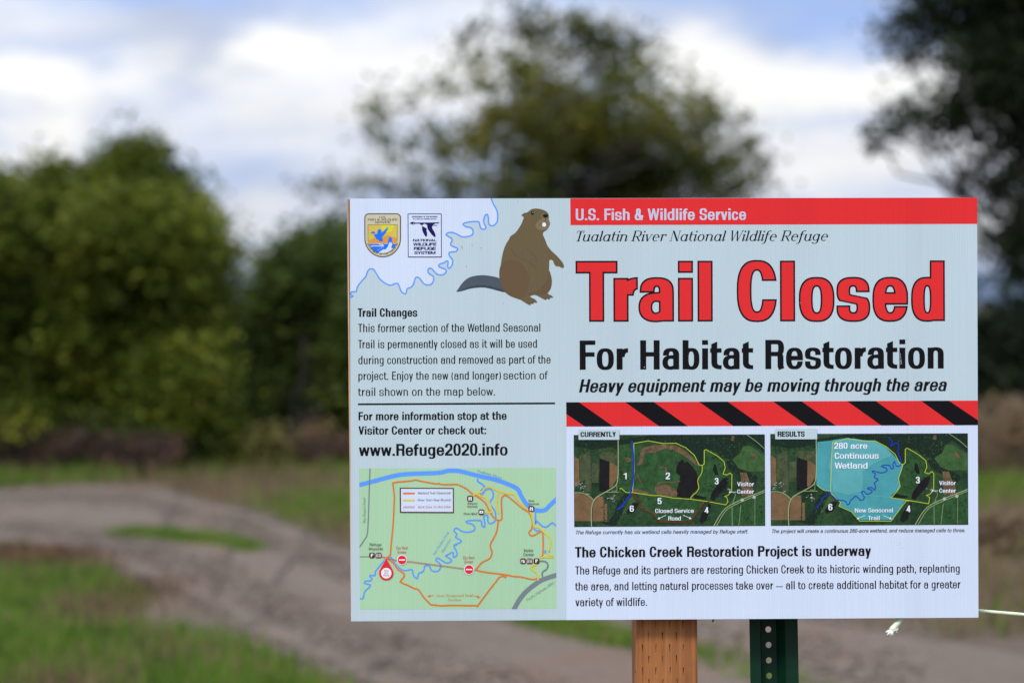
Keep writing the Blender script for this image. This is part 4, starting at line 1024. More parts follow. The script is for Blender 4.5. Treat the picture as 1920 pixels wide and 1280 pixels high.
# ---- agency badge
def shield(x0, x1, y0, ys, yb, rc):
    o = []
    for a_ in range(0, 91, 15): o.append((x0 + rc - rc*math.cos(R(a_)), y0 + rc - rc*math.sin(R(a_))))
    for a_ in range(90, -1, -15): o.append((x1 - rc + rc*math.cos(R(a_)), y0 + rc - rc*math.sin(R(a_))))
    cx = (x0+x1)/2
    for a_ in range(0, 181, 9): o.append((cx + (x1-x0)/2*math.cos(R(a_)), ys + (yb-ys)*math.sin(R(a_))))
    return o
b_ = Print(BADGE_B, 2, sign, ZB); b_.poly(shield(223, 882, 192, 640, 982, 80)); badge = b_.build('agency_badge')
b_ = Print(CREAM, 3, badge, ZB); b_.poly(shield(240, 865, 210, 640, 966, 66)); b_.build('badge_border')
b_ = Print(BADGE_B, 4, badge, ZB); b_.poly(shield(285, 817, 396, 640, 918, 3)); b_.build('badge_frame')
b_ = Print(SKYY, 5, badge, ZB); b_.poly(shield(292, 810, 404, 640, 910, 3)); b_.build('badge_sky')
b_ = Print(SUNY, 6, badge, ZB); b_.poly([(525,404)] + [(640 + 118*math.cos(R(a_)), 425 + 118*math.sin(R(a_))) for a_ in range(170, -1, -12)] + [(755,404)]); b_.build('badge_sun')
b_ = Print(MOUNT, 7, badge, ZB); b_.poly([(294,695),(340,665),(405,642),(470,660),(560,625),(645,585),(720,610),(808,640),(806,735),(300,735)]); b_.build('badge_mountains')
def lower(y0): 
    q = [p for p in shield(293, 809, 404, 640, 909, 3) if p[1] >= y0]
    def xe(y): t = (y-640)/269; return 258*math.sqrt(max(0, 1-t*t))
    return [(551 + xe(y0), y0)] + q[0:] + [(551 - xe(y0), y0)]
b_ = Print(DUCK, 8, badge, ZB); b_.poly(lower(742)); b_.build('badge_water')
b_ = Print(DUCK, 9, badge, ZB)
b_.poly([(330,546),(350,536),(372,517),(396,519),(414,538),(417,556),(440,572),(452,560),(457,520),(478,482),(498,471),(520,486),(532,520),(528,558),(540,540),(580,500),(654,430),(640,480),(600,545),(560,598),(540,612),(548,640),(556,668),(556,690),(530,697),(495,695),(480,675),(440,650),(410,612),(400,575),(398,555),(372,546),(352,552)])
b_.poly([(645,720),(655,660),(668,622),(690,612),(712,628),(724,680),(730,735),(700,745),(660,745)]); b_.build('badge_duck')
b_ = Print(WHITE, 10, badge, ZB)
b_.poly([(480,905),(500,880),(530,862),(560,840),(600,845),(640,800),(672,720),(690,705),(700,740),(716,700),(722,760),(706,800),(712,822),(750,820),(690,870),(620,902),(551,909)])
b_.line([(335,786),(400,778),(530,782),(570,772),(540,758),(480,744)], 16, 3); b_.line([(300,738),(640,738)], 6); b_.line([(730,742),(800,742)], 6)
b_.line([(398,556),(416,562)], 7)
for x, y in ((500,828),(532,816),(470,850),(560,800)): b_.ell(x, y, 7, 7, 8)
b_.build('badge_splash')
b_ = Print(BADGE_B, 4, badge, ZB); b_.text('U.S.', 492, 606, 277, 32, .26, .14); b_.text('FISH & WILDLIFE', 288, 815, 325, 36, .24, .13); b_.text('SERVICE', 414, 690, 372, 36, .24, .13)
txt = 'DEPARTMENT OF THE INTERIOR'
for i, ch in enumerate(txt):
    a_ = R(197 + (343 - 197) * (i + .5) / len(txt)); nx, ny = 295, 300
    x = 551 + nx * math.cos(a_); y = 650 - ny * math.sin(a_) * .98
    if ch != ' ': b_.text(ch, x - 9*math.cos(a_+R(90)) , None, y + 9*math.sin(a_+R(90)) , 28, .2, .13, ang=a_ + R(90))
b_.build('badge_lettering')
# ---- refuge system badge
b_ = Print(NAVY, 2, sign, ZB); b_.poly([(1003+8,196),(1604,196),(1614,206),(1616,976),(1608,985),(1018,985),(1008,976),(1002,206)]); rb = b_.build('refuge_badge')
b_ = Print(WHITE, 3, rb, ZB); b_.poly([(1015,210),(1601,210),(1604,970),(1020,971)]); b_.build('badge_panel')
b_ = Print(NAVY, 4, rb, ZB); b_.auto = True
b_.text('DEPARTMENT OF THE INTERIOR', 1078, 1536, 268, 26, .24, .15); b_.text('U.S. Fish and Wildlife Service', 1098, 1518, 306, 24, .22, .15)
for t_, x0, x1, y_, c_ in (('NATIONAL', 1095, 1520, 699, 44), ('WILDLIFE', 1099, 1516, 776, 53), ('REFUGE', 1110, 1506, 853, 55), ('SYSTEM', 1119, 1500, 928, 53)): b_.text(t_, x0, x1, y_, c_, .34, .22, ital=.1)
b_.build('badge_lettering', True)
b_ = Print(NAVY, 4, rb, ZB)
b_.poly([(1035,378),(1068,352),(1095,345),(1118,350),(1135,360),(1580,355),(1545,378),(1500,372),(1465,408),(1445,418),(1440,450),(1455,480),(1485,530),(1500,570),(1506,605),(1497,622),(1478,615),(1440,580),(1400,530),(1370,485),(1358,455),(1350,400),(1342,392),(1300,378),(1270,400),(1262,412),(1215,380),(1140,380),(1105,396),(1090,398),(1070,384)])
b_.poly([(1262,420),(1300,440),(1345,465),(1342,500),(1352,550),(1352,590),(1340,614),(1322,608),(1290,560),(1268,510),(1260,460)])
b_.line([(1455,412),(1500,412),(1532,416)], 9); b_.build('flying_goose')
b_ = Print(WHITE, 5, rb, ZB); b_.line([(1100,394),(1108,374),(1120,366)], 9, 2); b_.line([(1462,402),(1490,392),(1505,378)], 7, 2); b_.line([(1500,402),(1520,390),(1540,386)], 7, 2); b_.build('goose_markings')

# ---- trail map
mp = Print(GREEN, 2, sign); mp.poly([(673.6, 877.6), (1041.8, 876.4), (1043.2, 1140.0), (674.8, 1142.2)]); tmap = mp.build('trail_map')
def E2(p): return (ZE[0] + p[0]/ZE[2], ZE[1] + p[1]/ZE[2])
def F2(p): return (ZF[0] + p[0]/ZF[2], ZF[1] + p[1]/ZF[2])
LE = lambda *a: [E2(p) for p in a]
LF = lambda *a: [F2(p) for p in a]
MAPC = [loc(674.8, 1142.2), loc(1043.2, 1140.0), loc(1041.8, 876.4), loc(673.6, 877.6)]
r_ = Print(BLUE, 3, tmap); r_.clip = MAPC
riv = LE((30,200),(62,192),(150,170),(260,140),(400,108),(560,98),(720,92),(790,76),(850,75)) + LF((60,80),(200,115),(350,150),(450,185),(530,225),(560,280),(600,345),(650,390),(710,405),(760,398),(800,360),(870,295))
r_.line(riv, 8.2, 4)
r_.build('map_river')
r_ = Print(BLUE, 4, tmap); r_.clip = MAPC; r_.auto = True
ck = LE((66,1130),(92,1128),(105,1075),(150,1030),(145,1015),(105,1005),(115,985),(150,985),(165,965),(148,950),(155,938),(190,940),(195,905),(240,850),(290,795),(320,790),(340,815),(370,860),(430,900),(495,892),(508,940),(540,965),(552,925),(590,905),(605,860),(640,862),(660,900),(710,905),(735,870),(730,845),(695,815),(710,795),(750,820),(790,838),(825,815),(778,780),(790,770),(835,750),(840,790),(870,770),(860,730),(845,700),(872,680))
ck2 = LF((0,690),(60,665),(55,645),(20,625),(28,598),(5,570),(25,548),(85,580),(160,575),(178,545),(155,515),(110,505),(120,488),(225,487),(235,525),(258,540),(258,490),(250,460),(268,440),(285,450),(285,490),(305,512),(345,490),(350,440),(340,400),(310,360),(305,330),(330,290),(325,245),(300,225),(260,240),(240,270),(222,268))
r_.line(ck, 2.7, 3); r_.line(ck2, 2.7, 3)
r_.line(LF((205,140),(200,160),(260,205),(225,240)), 3, 2); r_.line(LF((680,420),(680,510),(690,490),(740,535),(780,535),(820,505),(870,555)), 3, 3); r_.line(LF((662,550),(690,572),(718,565)), 3, 2)
r_.mark(); r_.ell(*F2((761,744)), 2.2, 3.4, 12); r_.mark(); r_.ell(*F2((796,743)), 1.4, 2, 10); r_.build('map_creek', True)
r_ = Print(GREY, 5, tmap); r_.clip = MAPC; r_.auto = True; r_.line(LE((149,55),(143,220),(130,570),(105,640),(62,705)), 2, 3); r_.line(LE((62,785),(140,785)), 1.4)
r_.line(LF((470,1280),(540,1150),(600,1075),(680,1010),(750,970),(900,922)), 8.5, 4); r_.line(LF((712,822),(760,825),(782,850),(775,885),(740,910),(735,935),(745,965)), 3, 3); r_.build('map_road', True)
r_ = Print(ORANGE, 5, tmap); OW = 2.9
r_.line(LE((285,790),(315,775),(325,680),(340,520),(348,360),(350,280),(340,195),(350,172),(490,158),(525,150),(560,158),(690,182),(715,178),(740,188),(840,188)) + LF((40,190),(110,225),(150,260),(200,290),(260,335),(290,390),(325,450),(360,480),(395,480),(402,450),(398,320),(410,285),(440,280),(500,325),(570,385),(630,425),(655,500),(650,550),(628,580),(630,600),(660,612),(725,578),(742,610),(740,770),(715,790)), OW, 3)
r_.line(LF((372,485),(360,570),(340,620),(305,690),(320,750),(300,800),(240,830),(210,865),(205,902),(440,935),(500,948),(560,952),(650,972),(700,965)), OW, 3)
r_.line(LE((245,787),(285,797),(340,835),(380,890),(430,925),(428,955),(400,992),(460,1020),(520,1050),(555,1062),(650,1180),(820,1186)) + LF((60,1187),(190,1188),(212,1176),(380,955),(428,957),(440,938)), OW, 2)
for a_, b_2 in ((LE((680,1105),(640,1109)), LE((622,1111),(650,1097),(650,1122))), (LF((168,1108),(200,1115)), LF((225,1121),(196,1103),(196,1128)))): r_.line(a_, 1); r_.poly(b_2)
r_.build('map_wetland_trail')
r_ = Print(YELLOW, 6, tmap)
r_.line(LF((165,280),(185,262),(235,250),(265,215),(300,208),(340,228),(385,245),(440,262),(500,270),(530,310),(600,385),(640,420),(660,500),(668,535),(710,545),(740,575),(795,625),(805,680),(780,745),(795,770),(825,788),(745,788),(715,800)), 2.9, 3)
r_.line(LF((185,262),(230,285),(280,310),(320,415),(260,418)), 2.9, 2); r_.line(LF((380,250),(362,300),(362,360),(376,430)), 2.9, 3)
r_.line(LF((690,850),(640,872),(685,915),(700,945),(700,982)), 2.9, 2); r_.build('map_river_trail')
# work zone hatching
for seg in (LE((300,800),(375,818)), [E2((455,824)), F2((90,886))], LF((170,895),(196,900))):
    hz_ = Print(REDT, 7, tmap) if seg[0] == E2((300,800)) else hz_
    (xa, ya), (xb, yb) = seg; nn = max(2, int(abs(xb - xa) / 1.55))
    for i in range(nn):
        t_ = i / nn; x, y = xa + (xb-xa)*t_, ya + (yb-ya)*t_; hz_.line([(x - .5, y + 1.7), (x + .7, y - 1.7)], .55)
hz_.build('map_work_zone')
lg = Print(MAROON, 7, tmap, ZE); lg.poly([(395,215),(842,217),(843,424),(397,422)]); lgo = lg.build('legend_box')
lg = Print(WHITE, 8, tmap, ZE); lg.poly([(405,224),(834,226),(835,415),(407,413)]); lg.build('legend_panel')
lg = Print(ORANGE, 9, tmap, ZE); lg.line([(428,262),(514,262)], 15, round_=True); lg.build('legend_orange_line')
lg = Print(YELLOW, 9, tmap, ZE); lg.line([(428,320),(514,320)], 15, round_=True); lg.build('legend_yellow_line')
lg = Print(REDT, 9, tmap, ZE)
for i in range(14): lg.line([(426 + i*6.7, 385), (433 + i*6.7, 367)], 2.2)
lg.text('Work Zone: Do Not Enter', 545, 819, 384, 19, .13, .1); lg.build('legend_red_lettering')
lg = Print(BROWN_T, 9, tmap, ZE); lg.text('Wetland Trail (Seasonal)', 544, 818, 269, 19, .14, .11); lg.text('River Trail (Year-Round)', 544, 818, 327, 19, .14, .11)
lg.text('Refuge', 147, 243, 696, 24, .12, .1); lg.text('Wayside', 136, 255, 731, 24, .12, .1)
lg.Z = ZF; lg.text('Wetland', 116, 196, 353, 17, .14, .11); lg.text('Overlook', 115, 200, 378, 17, .14, .11); lg.text('Photo Blind', 86, 196, 438, 17, .14, .11); lg.text('River', 623, 671, 331, 17, .14, .11); lg.text('Overlook', 623, 708, 356, 17, .14, .11)
lg.text('Visitor', 581, 663, 745, 25, .12, .1); lg.text('Center', 579, 668, 779, 25, .12, .1); lg.build('map_place_lettering')
lg = Print(REDT, 7, tmap, ZE); lg.text('Do Not', 368, 462, 724, 24, .12, .1); lg.text('Enter', 378, 450, 759, 24, .12, .1); lg.Z = ZF; lg.text('Do Not', 83, 176, 805, 24, .12, .1); lg.text('Enter', 94, 165, 839, 24, .12, .1); lg.build('map_red_lettering')
lg = Print(ORT, 7, tmap); lg.text('New Seasonal Trail', *[E2((698,0))[0], F2((156,0))[0]], E2((0,1117))[1], 5.2, .13, .05, ital=.28, serif=True); lg.text('Section', E2((792,0))[0], F2((62,0))[0], E2((0,1151))[1], 5.2, .13, .05, ital=.28, serif=True); lg.build('map_orange_lettering')
lg = Print(BLUE, 7, tmap, ZF)
lg.text('Tualatin River', 192, 405, 82, 22, .12, .05, ital=.28, serif=True, ang=R(-17)); lg.Z = ZE
lg.text('New Chicken Creek', 682, 682+225, 775, 20, .11, .04, ital=.25, serif=True, ang=R(57)); lg.text('Alignment', 748, 748+132, 758, 20, .11, .04, ital=.25, serif=True, ang=R(57)); lg.build('map_blue_lettering')
lg = Print(GREYT, 7, tmap, ZE); lg.text('Roy Rogers Road', 112, 112+205, 503, 20, .11, .09, ang=R(90)); lg.Z = ZF; lg.text('Pacific Highway (99W)', 612, 612+272, 1153, 21, .11, .09, ang=R(33)); lg.build('map_grey_lettering')
def marker(name, Z, sq, pic):
    q = Print(MAROON, 8, tmap, Z)
    for x0, y0, x1, y1 in sq:
        r0 = 9; q.poly([(x0+r0,y0),(x1-r0,y0),(x1,y0+r0),(x1,y1-r0),(x1-r0,y1),(x0+r0,y1),(x0,y1-r0),(x0,y0+r0)])
    ob = q.build(name); q = Print(A_WHITE, 9, tmap, Z); pic(q); q.build('marker_symbol')
def binoc(x, y): 
    def f(q):
        q.poly([(x-15,y+16),(x-12,y-14),(x-4,y-14),(x-3,y+16)]); q.poly([(x+3,y+16),(x+4,y-14),(x+12,y-14),(x+15,y+16)]); q.line([(x-6,y-4),(x+6,y-4)], 6)
    return f
marker('overlook_marker', ZF, [(114,280,164,328)], binoc(139, 304)); marker('overlook_marker', ZF, [(621,365,670,413)], binoc(646, 389))
marker('photo_marker', ZF, [(208,394,256,440)], lambda q: (q.poly([(216,405),(248,405),(248,428),(216,428)], 0, [[(228,411),(236,411),(236,421),(228,421)]])))
def restroom(x, y):
    def f(q):
        for dx in (-13, 12): q.ell(x+dx, y-11, 4, 5, 10); q.line([(x+dx, y-5), (x+dx, y+15)], 8)
        q.line([(x-.5, y-16), (x-.5, y+16)], 2.4)
    return f
def park(x, y): return lambda q: q.text('P', x-9, x+11, y+14, 29, .3, .16)
marker('parking_marker', ZE, [(142,751,189,797)], park(165, 774)); marker('restroom_marker', ZE, [(195,751,245,797)], restroom(220, 774))
marker('picnic_marker', ZF, [(553,798,600,845)], lambda q: (q.line([(562,808),(562,836)], 4), q.line([(562,818),(590,816)], 5), q.ell(584, 828, 8, 8, 10), q.line([(577,805),(577,838)], 4)))
marker('restroom_marker', ZF, [(606,798,656,845)], restroom(631, 821)); marker('parking_marker', ZF, [(664,798,712,845)], park(688, 821))
for Z_, x, y in ((ZE, 414, 812), (ZF, 130, 891)):
    q = Print(A_WHITE, 8, tmap, Z_); q.ell(x, y, 42, 42); o1 = q.build('no_entry_marker')
    q = Print(RED, 9, tmap, Z_); q.ell(x, y, 36, 36); q.build('no_entry_disc'); q = Print(A_WHITE, 10, tmap, Z_); q.line([(x-26, y), (x+26, y)], 10); q.build('no_entry_bar')
q = Print(RED, 8, tmap, ZE); q.poly([(285,800)] + [(284 + 60*math.cos(R(a_)), 921 + 60*math.sin(R(a_))) for a_ in range(-28, 209, 9)]); q.build('you_are_here_marker')
q = Print(A_WHITE, 9, tmap, ZE); q.ell(284, 921, 43, 44); q.build('marker_disc')
q = Print(REDT, 10, tmap, ZE); q.text('You', 264, 301, 908, 17, .13, .1); q.text('Are', 267, 299, 928, 17, .13, .1); q.text('Here', 261, 306, 947, 17, .13, .1); q.build('marker_lettering')

# ---- the two aerial photographs
def aerial(which):
    if which == 1: tf = lambda p: (1060 + p[0]/4.923, 800 + p[1]/4.923 - 0)
    else:
        def tf(p):
            x = (p[0]-77)*(1695/1766)+65; y = (p[1]-72)*(784/845)+58; return (1430 + x/4.571, 800 + y/4.571)
    sc_ = 1/4.923
    T_ = lambda L_: [tf(p) for p in L_]
    q = Print(A_GREEN, 2, sign); q.poly(T_([(77,74),(1841,68),(1845,912),(82,922)])); root = q.build('aerial_photo')
    tag(root, 'aerial photo print marked currently' if which == 1 else 'aerial photo print marked results with teal wetland')
    def P_(m, L, polys=(), lines=(), name='field_patch', sm=0):
        q = Print(m, L, root)
        for p in polys: q.mark(); q.poly(T_(p), sm)
        for p, w, s2 in lines: q.mark(); q.line(T_(p), w*sc_, s2)
        q.build(name, True)
    P_(A_DARK, 3, [[(80,120),(300,118),(490,120),(620,100),(760,80),(1000,72),(1300,72),(1500,72),(1650,72),(1840,72),(1838,240),(1700,130),(1640,180),(1610,250),(1530,300),(1440,280),(1400,230),(1290,195),(1270,240),(1280,340),(1240,350),(1190,260),(1120,195),(1030,150),(900,148),(770,135),(640,140),(500,165),(380,190),(250,210),(160,190),(82,180)],
        [(540,620),(600,615),(590,680),(545,760),(500,840),(470,912),(440,912),(380,900),(320,880),(305,850),(400,870),(450,800),(480,700)], [(1480,320),(1540,300),(1600,380),(1700,420),(1780,460),(1760,520),(1700,540),(1600,440),(1520,400)]], name='forest_patch')
    P_(A_LIGHT, 3, [[(1540,310),(1640,180),(1700,170),(1836,260),(1836,410),(1540,410)], [(550,690),(620,640),(650,680),(560,790),(520,800)]])
    P_(A_FIELD, 3, [[(495,170),(612,150),(625,300),(610,600),(530,590),(490,540),(488,300)], [(1290,220),(1380,260),(1460,320),(1475,380),(1450,430),(1500,440),(1400,600),(1330,680),(1160,660),(1230,560),(1225,480),(1260,370)], [(640,620),(1150,665),(1290,690),(1150,870),(870,870),(810,800),(690,740),(700,700)], [(1560,640),(1836,600),(1840,905),(1400,910),(1450,800)]])
    P_(A_TAN, 4, [[(410,315),(480,360),(480,470),(430,555),(405,560)], [(84,610),(200,625),(262,680),(245,740),(236,868),(84,868)], [(280,640),(354,640),(352,870),(250,870),(252,740)], [(360,708),(386,708),(386,872),(362,872)], [(84,270),(125,300),(130,520),(84,560)]])
    P_(A_OLV, 4, [[(180,450),(242,450),(240,600),(178,600)], [(244,330),(310,330),(306,515),(244,515)], [(320,230),(480,230),(480,350),(320,290)], [(130,270),(230,230),(240,440),(135,520)]])
    P_(A_WATER, 4, [[(316,280),(406,280),(406,595),(314,595)], [(1470,470),(1505,470),(1490,540),(1400,640),(1370,680),(1335,665),(1350,610),(1420,510)], [(1320,710),(1345,715),(1300,860),(1260,890),(1235,870),(1260,800)], [(1190,620),(1260,640),(1310,650),(1280,665),(1180,660)], [(1370,340),(1390,350),(1415,440),(1385,440),(1362,400)], [(560,780),(620,700),(680,700),(640,780),(580,810)]], name='pond')
    P_(A_BARE, 4, [[(1612,420),(1672,420),(1700,500),(1730,560),(1725,640),(1630,640),(1622,500)], [(545,280),(600,290),(600,325),(570,325)], [(1710,240),(1750,250),(1780,300),(1730,290)], [(1535,85),(1560,85),(1560,130),(1530,125)]])
    if which == 1:
        P_(A_FIELD, 4, [[(645,170),(800,155),(1010,170),(1180,270),(1240,360),(1250,400),(1225,480),(1230,560),(1150,655),(800,635),(630,600),(640,400)]])
        P_(A_BARE, 5, [[(700,210),(760,180),(900,160),(1020,170),(1120,230),(1190,300),(1240,350),(1200,350),(1130,290),(1000,215),(900,205),(820,240),(730,240),(715,340),(660,350),(690,300)], [(640,570),(760,600),(800,625),(640,605)], [(830,560),(880,535),(960,540),(1020,580),(1025,640),(880,630),(830,600)]], sm=2)
        P_(A_WATER, 5, [[(1085,300),(1100,330),(1130,320),(1200,400),(1225,470),(1228,560),(1170,610),(1150,652),(1030,640),(1040,540),(1060,450),(1020,420),(1040,330)]], name='pond', sm=2)
        P_(A_BARE, 6, [], [([(650,480),(660,430),(690,500),(720,560)], 6, 3), ([(830,555),(880,510),(980,510),(1060,500)], 8, 3), ([(870,380),(900,370),(930,380),(925,420)], 16, 2)], 'bare_streak')
    else:
        P_(TEAL, 5, [[(498,148),(620,135),(640,128),(770,110),(880,132),(1015,135),(1110,195),(1170,260),(1245,345),(1262,352),(1255,400),(1222,490),(1235,560),(1205,600),(1160,640),(1160,660),(1285,680),(1170,868),(880,868),(800,785),(690,735),(705,690),(600,600),(560,590),(498,555),(488,545),(490,350)]], name='wetland_overlay')
        P_(TEAL2, 6, [[(640,150),(1010,150),(1160,265),(1100,300),(900,420),(900,600),(640,600)]], [([(620,600),(900,635),(1160,660)], 7, 2)], 'wetland_shoal', sm=2)
    rd = random.Random(5); 
    for ink_, nd, regs, nm in ((A_FIELD, 230, [(90,1840,80,170),(1300,1640,100,280),(470,600,640,900),(1480,1780,330,520)], 'tree_canopies'), (A_DARK, 300, [(90,1840,95,215),(1560,1836,420,900),(480,620,160,600),(640,1250,600,900),(1270,1480,260,640),(330,560,600,900),(100,480,180,260)], 'tree_canopies')):
        q = Print(ink_, 5 if which == 1 else 4, root)
        for _ in range(nd):
            x0_, x1_, y0_, y1_ = rd.choice(regs); x, y, d = rd.uniform(x0_, x1_), rd.uniform(y0_, y1_), rd.uniform(3, 9)
            q.poly(T_([(x + d*math.cos(a_)*rd.uniform(.6, 1.3), y + d*.8*math.sin(a_)*rd.uniform(.6, 1.3)) for a_ in [i*1.047 for i in range(6)]]))
        o_ = q.build(nm); o_['kind'] = 'stuff'
    P_(A_ROAD, 6, [], [([(487,118),(488,300),(485,460),(470,530),(430,565),(370,600),(300,640),(262,680),(240,760),(241,918)], 9, 3), ([(84,606),(150,608),(210,630),(262,675)], 7, 3), ([(375,602),(500,602)], 5, 0), ([(475,520),(475,590),(430,590)], 4, 0),
        ([(1838,585),(1700,640),(1540,710),(1450,780),(1370,912)], 8, 3), ([(1838,600),(1700,658),(1550,725),(1470,785),(1395,912)], 6, 3), ([(1535,600),(1570,625),(1548,690),(1560,715)], 4, 3), ([(1538,740),(1540,912)], 4, 0), ([(1620,720),(1600,912)], 4, 2), ([(1750,660),(1748,910)], 3, 0), ([(1670,68),(1770,140),(1836,200)], 5, 2)], 'aerial_road')
    P_(LIME, 7, [], ([([(500,570),(515,565),(560,603),(625,605),(800,632),(870,632),(1000,655),(1150,665),(1320,688),(1480,718),(1500,690),(1490,650),(1470,640),(1500,630),(1535,590),(1537,440),(1520,425),(1490,442),(1455,432),(1475,380),(1465,320),(1400,265),(1300,210),(1282,215),(1282,340),(1262,355),(1235,350),(1190,260),(1110,190),(1020,150),(900,152),(765,128),(632,152),(636,400),(620,608)], 6, 0),
        ([(1262,356),(1260,420),(1222,490),(1232,560),(1210,600),(1165,640),(1155,662)], 6, 3)] if which == 1 else
        [([(497,545),(520,570),(560,595),(612,600)], 5, 0), ([(615,612),(620,400),(632,152),(765,118),(900,138),(1015,140),(1110,190),(1190,260),(1235,350),(1262,355),(1282,340),(1282,215),(1300,205),(1400,265),(1465,320),(1475,380),(1455,428),(1490,442),(1520,420),(1537,440),(1535,590),(1500,630),(1470,640),(1500,660),(1490,718),(1320,688),(1155,662),(1210,600),(1235,560),(1222,480),(1262,356)], 6, 0),
         ([(610,612),(705,705),(690,740),(800,790),(875,878),(1155,878),(1290,690),(1325,690)], 6, 0)]), 'trail_line')
    if which == 1:
        P_(DBLUE, 8, [], [([(614,130),(628,250),(628,450),(605,600),(560,680),(520,730),(490,752)], 13, 3), ([(480,762),(540,725)], 12, 0)], 'creek_line')
        P_(DRED, 8, [], [([(608,618),(700,695),(685,742),(800,795),(870,878),(1155,880),(1285,692),(1330,690)], 7, 0)], 'closed_road_line')
    else:
        inv = lambda L_: [((x-65)*(1766/1695)+77, (y-58)*(845/784)+72) for x, y in L_]
        P_(DBLUE, 8, [], [(inv([(445,695),(480,670),(510,620),(560,560),(575,555),(595,590),(640,625),(690,628),(715,640),(725,665),(745,650),(750,630),(775,610),(790,592),(815,600),(830,622),(860,622),(870,600),(850,570),(850,550),(870,552),(895,575),(930,560),(935,540),(900,530),(910,518),(940,520),(960,540),(965,500),(955,480),(985,455),(985,445),(955,430),(965,400),(940,385),(950,375),(1000,390),(1040,388),(1065,370),(1055,350),(1020,340),(1030,328),(1085,328),(1100,355),(1120,350),(1115,320),(1130,295),(1142,330),(1170,335),(1185,310),(1180,270),(1158,225),(1165,170),(1160,145),(1130,140),(1100,165),(1100,145),(1110,125),(1078,90)]), 8, 3)], 'creek_line')
    q = Print(A_HOUSE, 7, root); rr = random.Random(which)
    for cx, cy, s2, n2 in ((140,540,38,26), (440,660,30,18), (205,605,20,6), (1510,580,22,8)):
        for _ in range(n2):
            x, y = cx + rr.gauss(0, s2*.6), cy + rr.gauss(0, s2*.5); d = rr.uniform(2.5, 5.5); q.poly(T_([(x-d,y-d*.6),(x+d,y-d*.4),(x+d*.9,y+d*.7),(x-d,y+d*.5)]))
    for x, y in ((1632,673), (1742,647)): q.ell(*tf((x, y)), 3.2, 3.2, 14)
    q.build('building_roofs')
    # lettering
    q = Print(A_WHITE, 10, root); q.auto = True; Zx = (1060, 800, 4.923) if which == 1 else (1430, 800, 4.571); q.Z = Zx
    if which == 1:
        for t_, x0, x1, y, c_ in (('1', 537, 566, 481, 56), ('2', 926, 966, 481, 60), ('3', 1378, 1414, 528, 58), ('5', 850, 888, 710, 56), ('6', 594, 632, 780, 56), ('4', 1284, 1320, 794, 56)): q.text(t_, x0, x1, y, c_, .21, .16)
        q.text('Visitor', 1586, 1742, 545, 38, .19, .14); q.text('Center', 1587, 1742, 614, 38, .19, .14)
        q.text('Closed Service', 829, 1187, 792, 38, .19, .14); q.text('Road', 950, 1066, 861, 38, .19, .14)
        L2 = [((928,813),(870,840),(850,850)), ((1088,813),(1145,838),(1165,848)), ((1580,600),(1525,600),(1508,600))]
    else:
        for t_, x0, x1, y, c_ in (('3', 1312, 1346, 482, 56), ('6', 562, 597, 712, 54), ('4', 1230, 1265, 728, 56)): q.text(t_, x0, x1, y, c_, .21, .16)
        q.text('280 acre', 612, 898, 187, 52, .2, .15); q.text('Continuous', 616, 996, 272, 52, .2, .15); q.text('Wetland', 616, 900, 356, 52, .2, .15)
        q.text('Visitor', 1512, 1656, 497, 36, .19, .14); q.text('Center', 1513, 1656, 563, 36, .19, .14)
        q.text('New Seasonal', 789, 1118, 731, 36, .19, .14); q.text('Trail', 902, 1002, 797, 36, .19, .14)
        L2 = [((878,757),(822,780),(806,789)), ((1030,757),(1088,780),(1104,788)), ((1503,546),(1458,546),(1443,546))]
    for a_, b_2, c_ in L2:
        q.line([a_, b_2], 4); d = Vector((c_[0]-b_2[0], c_[1]-b_2[1])).normalized(); n_ = Vector((-d.y, d.x)); B_ = Vector(b_2)
        q.poly([c_, tuple(B_ + n_*11), tuple(B_ - n_*11)])
    q.build('aerial_lettering', True)
    q = Print(PALE, 11, root); q.Z = Zx
    if which == 1: q.poly([(122,22),(497,22),(498,118),(122,118)])
    else: q.poly([(105,13),(465,12),(466,105),(107,105)])
    q.build('title_tab')
    q = Print(BLACK, 12, root); q.Z = Zx
    if which == 1: q.text('CURRENTLY', 139, 468, 92, 46, .26, .18)
    else: q.text('RESULTS', 127, 361, 84, 46, .26, .18)
    q.build('tab_lettering')
aerial(1); aerial(2)
# scuffs and dirt on the plastic
m_smudge, nt, b = mat('grime'); b.inputs['Base Color'].default_value = (.30, .31, .28, 1); b.inputs['Roughness'].default_value = .9; b.inputs['Alpha'].default_value = .55
q = Print(m_smudge, 14, sign)
for x, y, rx, ry in ((866,463,1.1,3.2),(885,459,1.3,1),(902,465,.8,1.2),(874,499,.7,1.8),(970.5,377.5,.9,.7),(874,570,.6,.6),(944,568,1,.8),(725,600,.5,.5),(1405,1158.5,.8,.7),(1670,1015,.7,.7),(1687,1017,.8,.8),(1691,1027,.7,.7),(1682,1021,.5,.5),(1500,568,.8,1.2),(1730,1042,.5,.5),(1247,1117,.6,.6),(1212,468,.8,.6)):
    q.poly([(x + rx*math.cos(a_) * random.uniform(.7, 1.3), y + ry*math.sin(a_) * random.uniform(.7, 1.3)) for a_ in [i*.785 for i in range(8)]])
q.build('dirt_specks')
q = Print(A_WHITE, 14, sign); q.line([(1687.8,662),(1688.8,674),(1690.5,683)], .35); q.line([(1688.8,674),(1688,683)], .35); q.ell(1208, 688, .7, .7, 8); q.build('scratch')

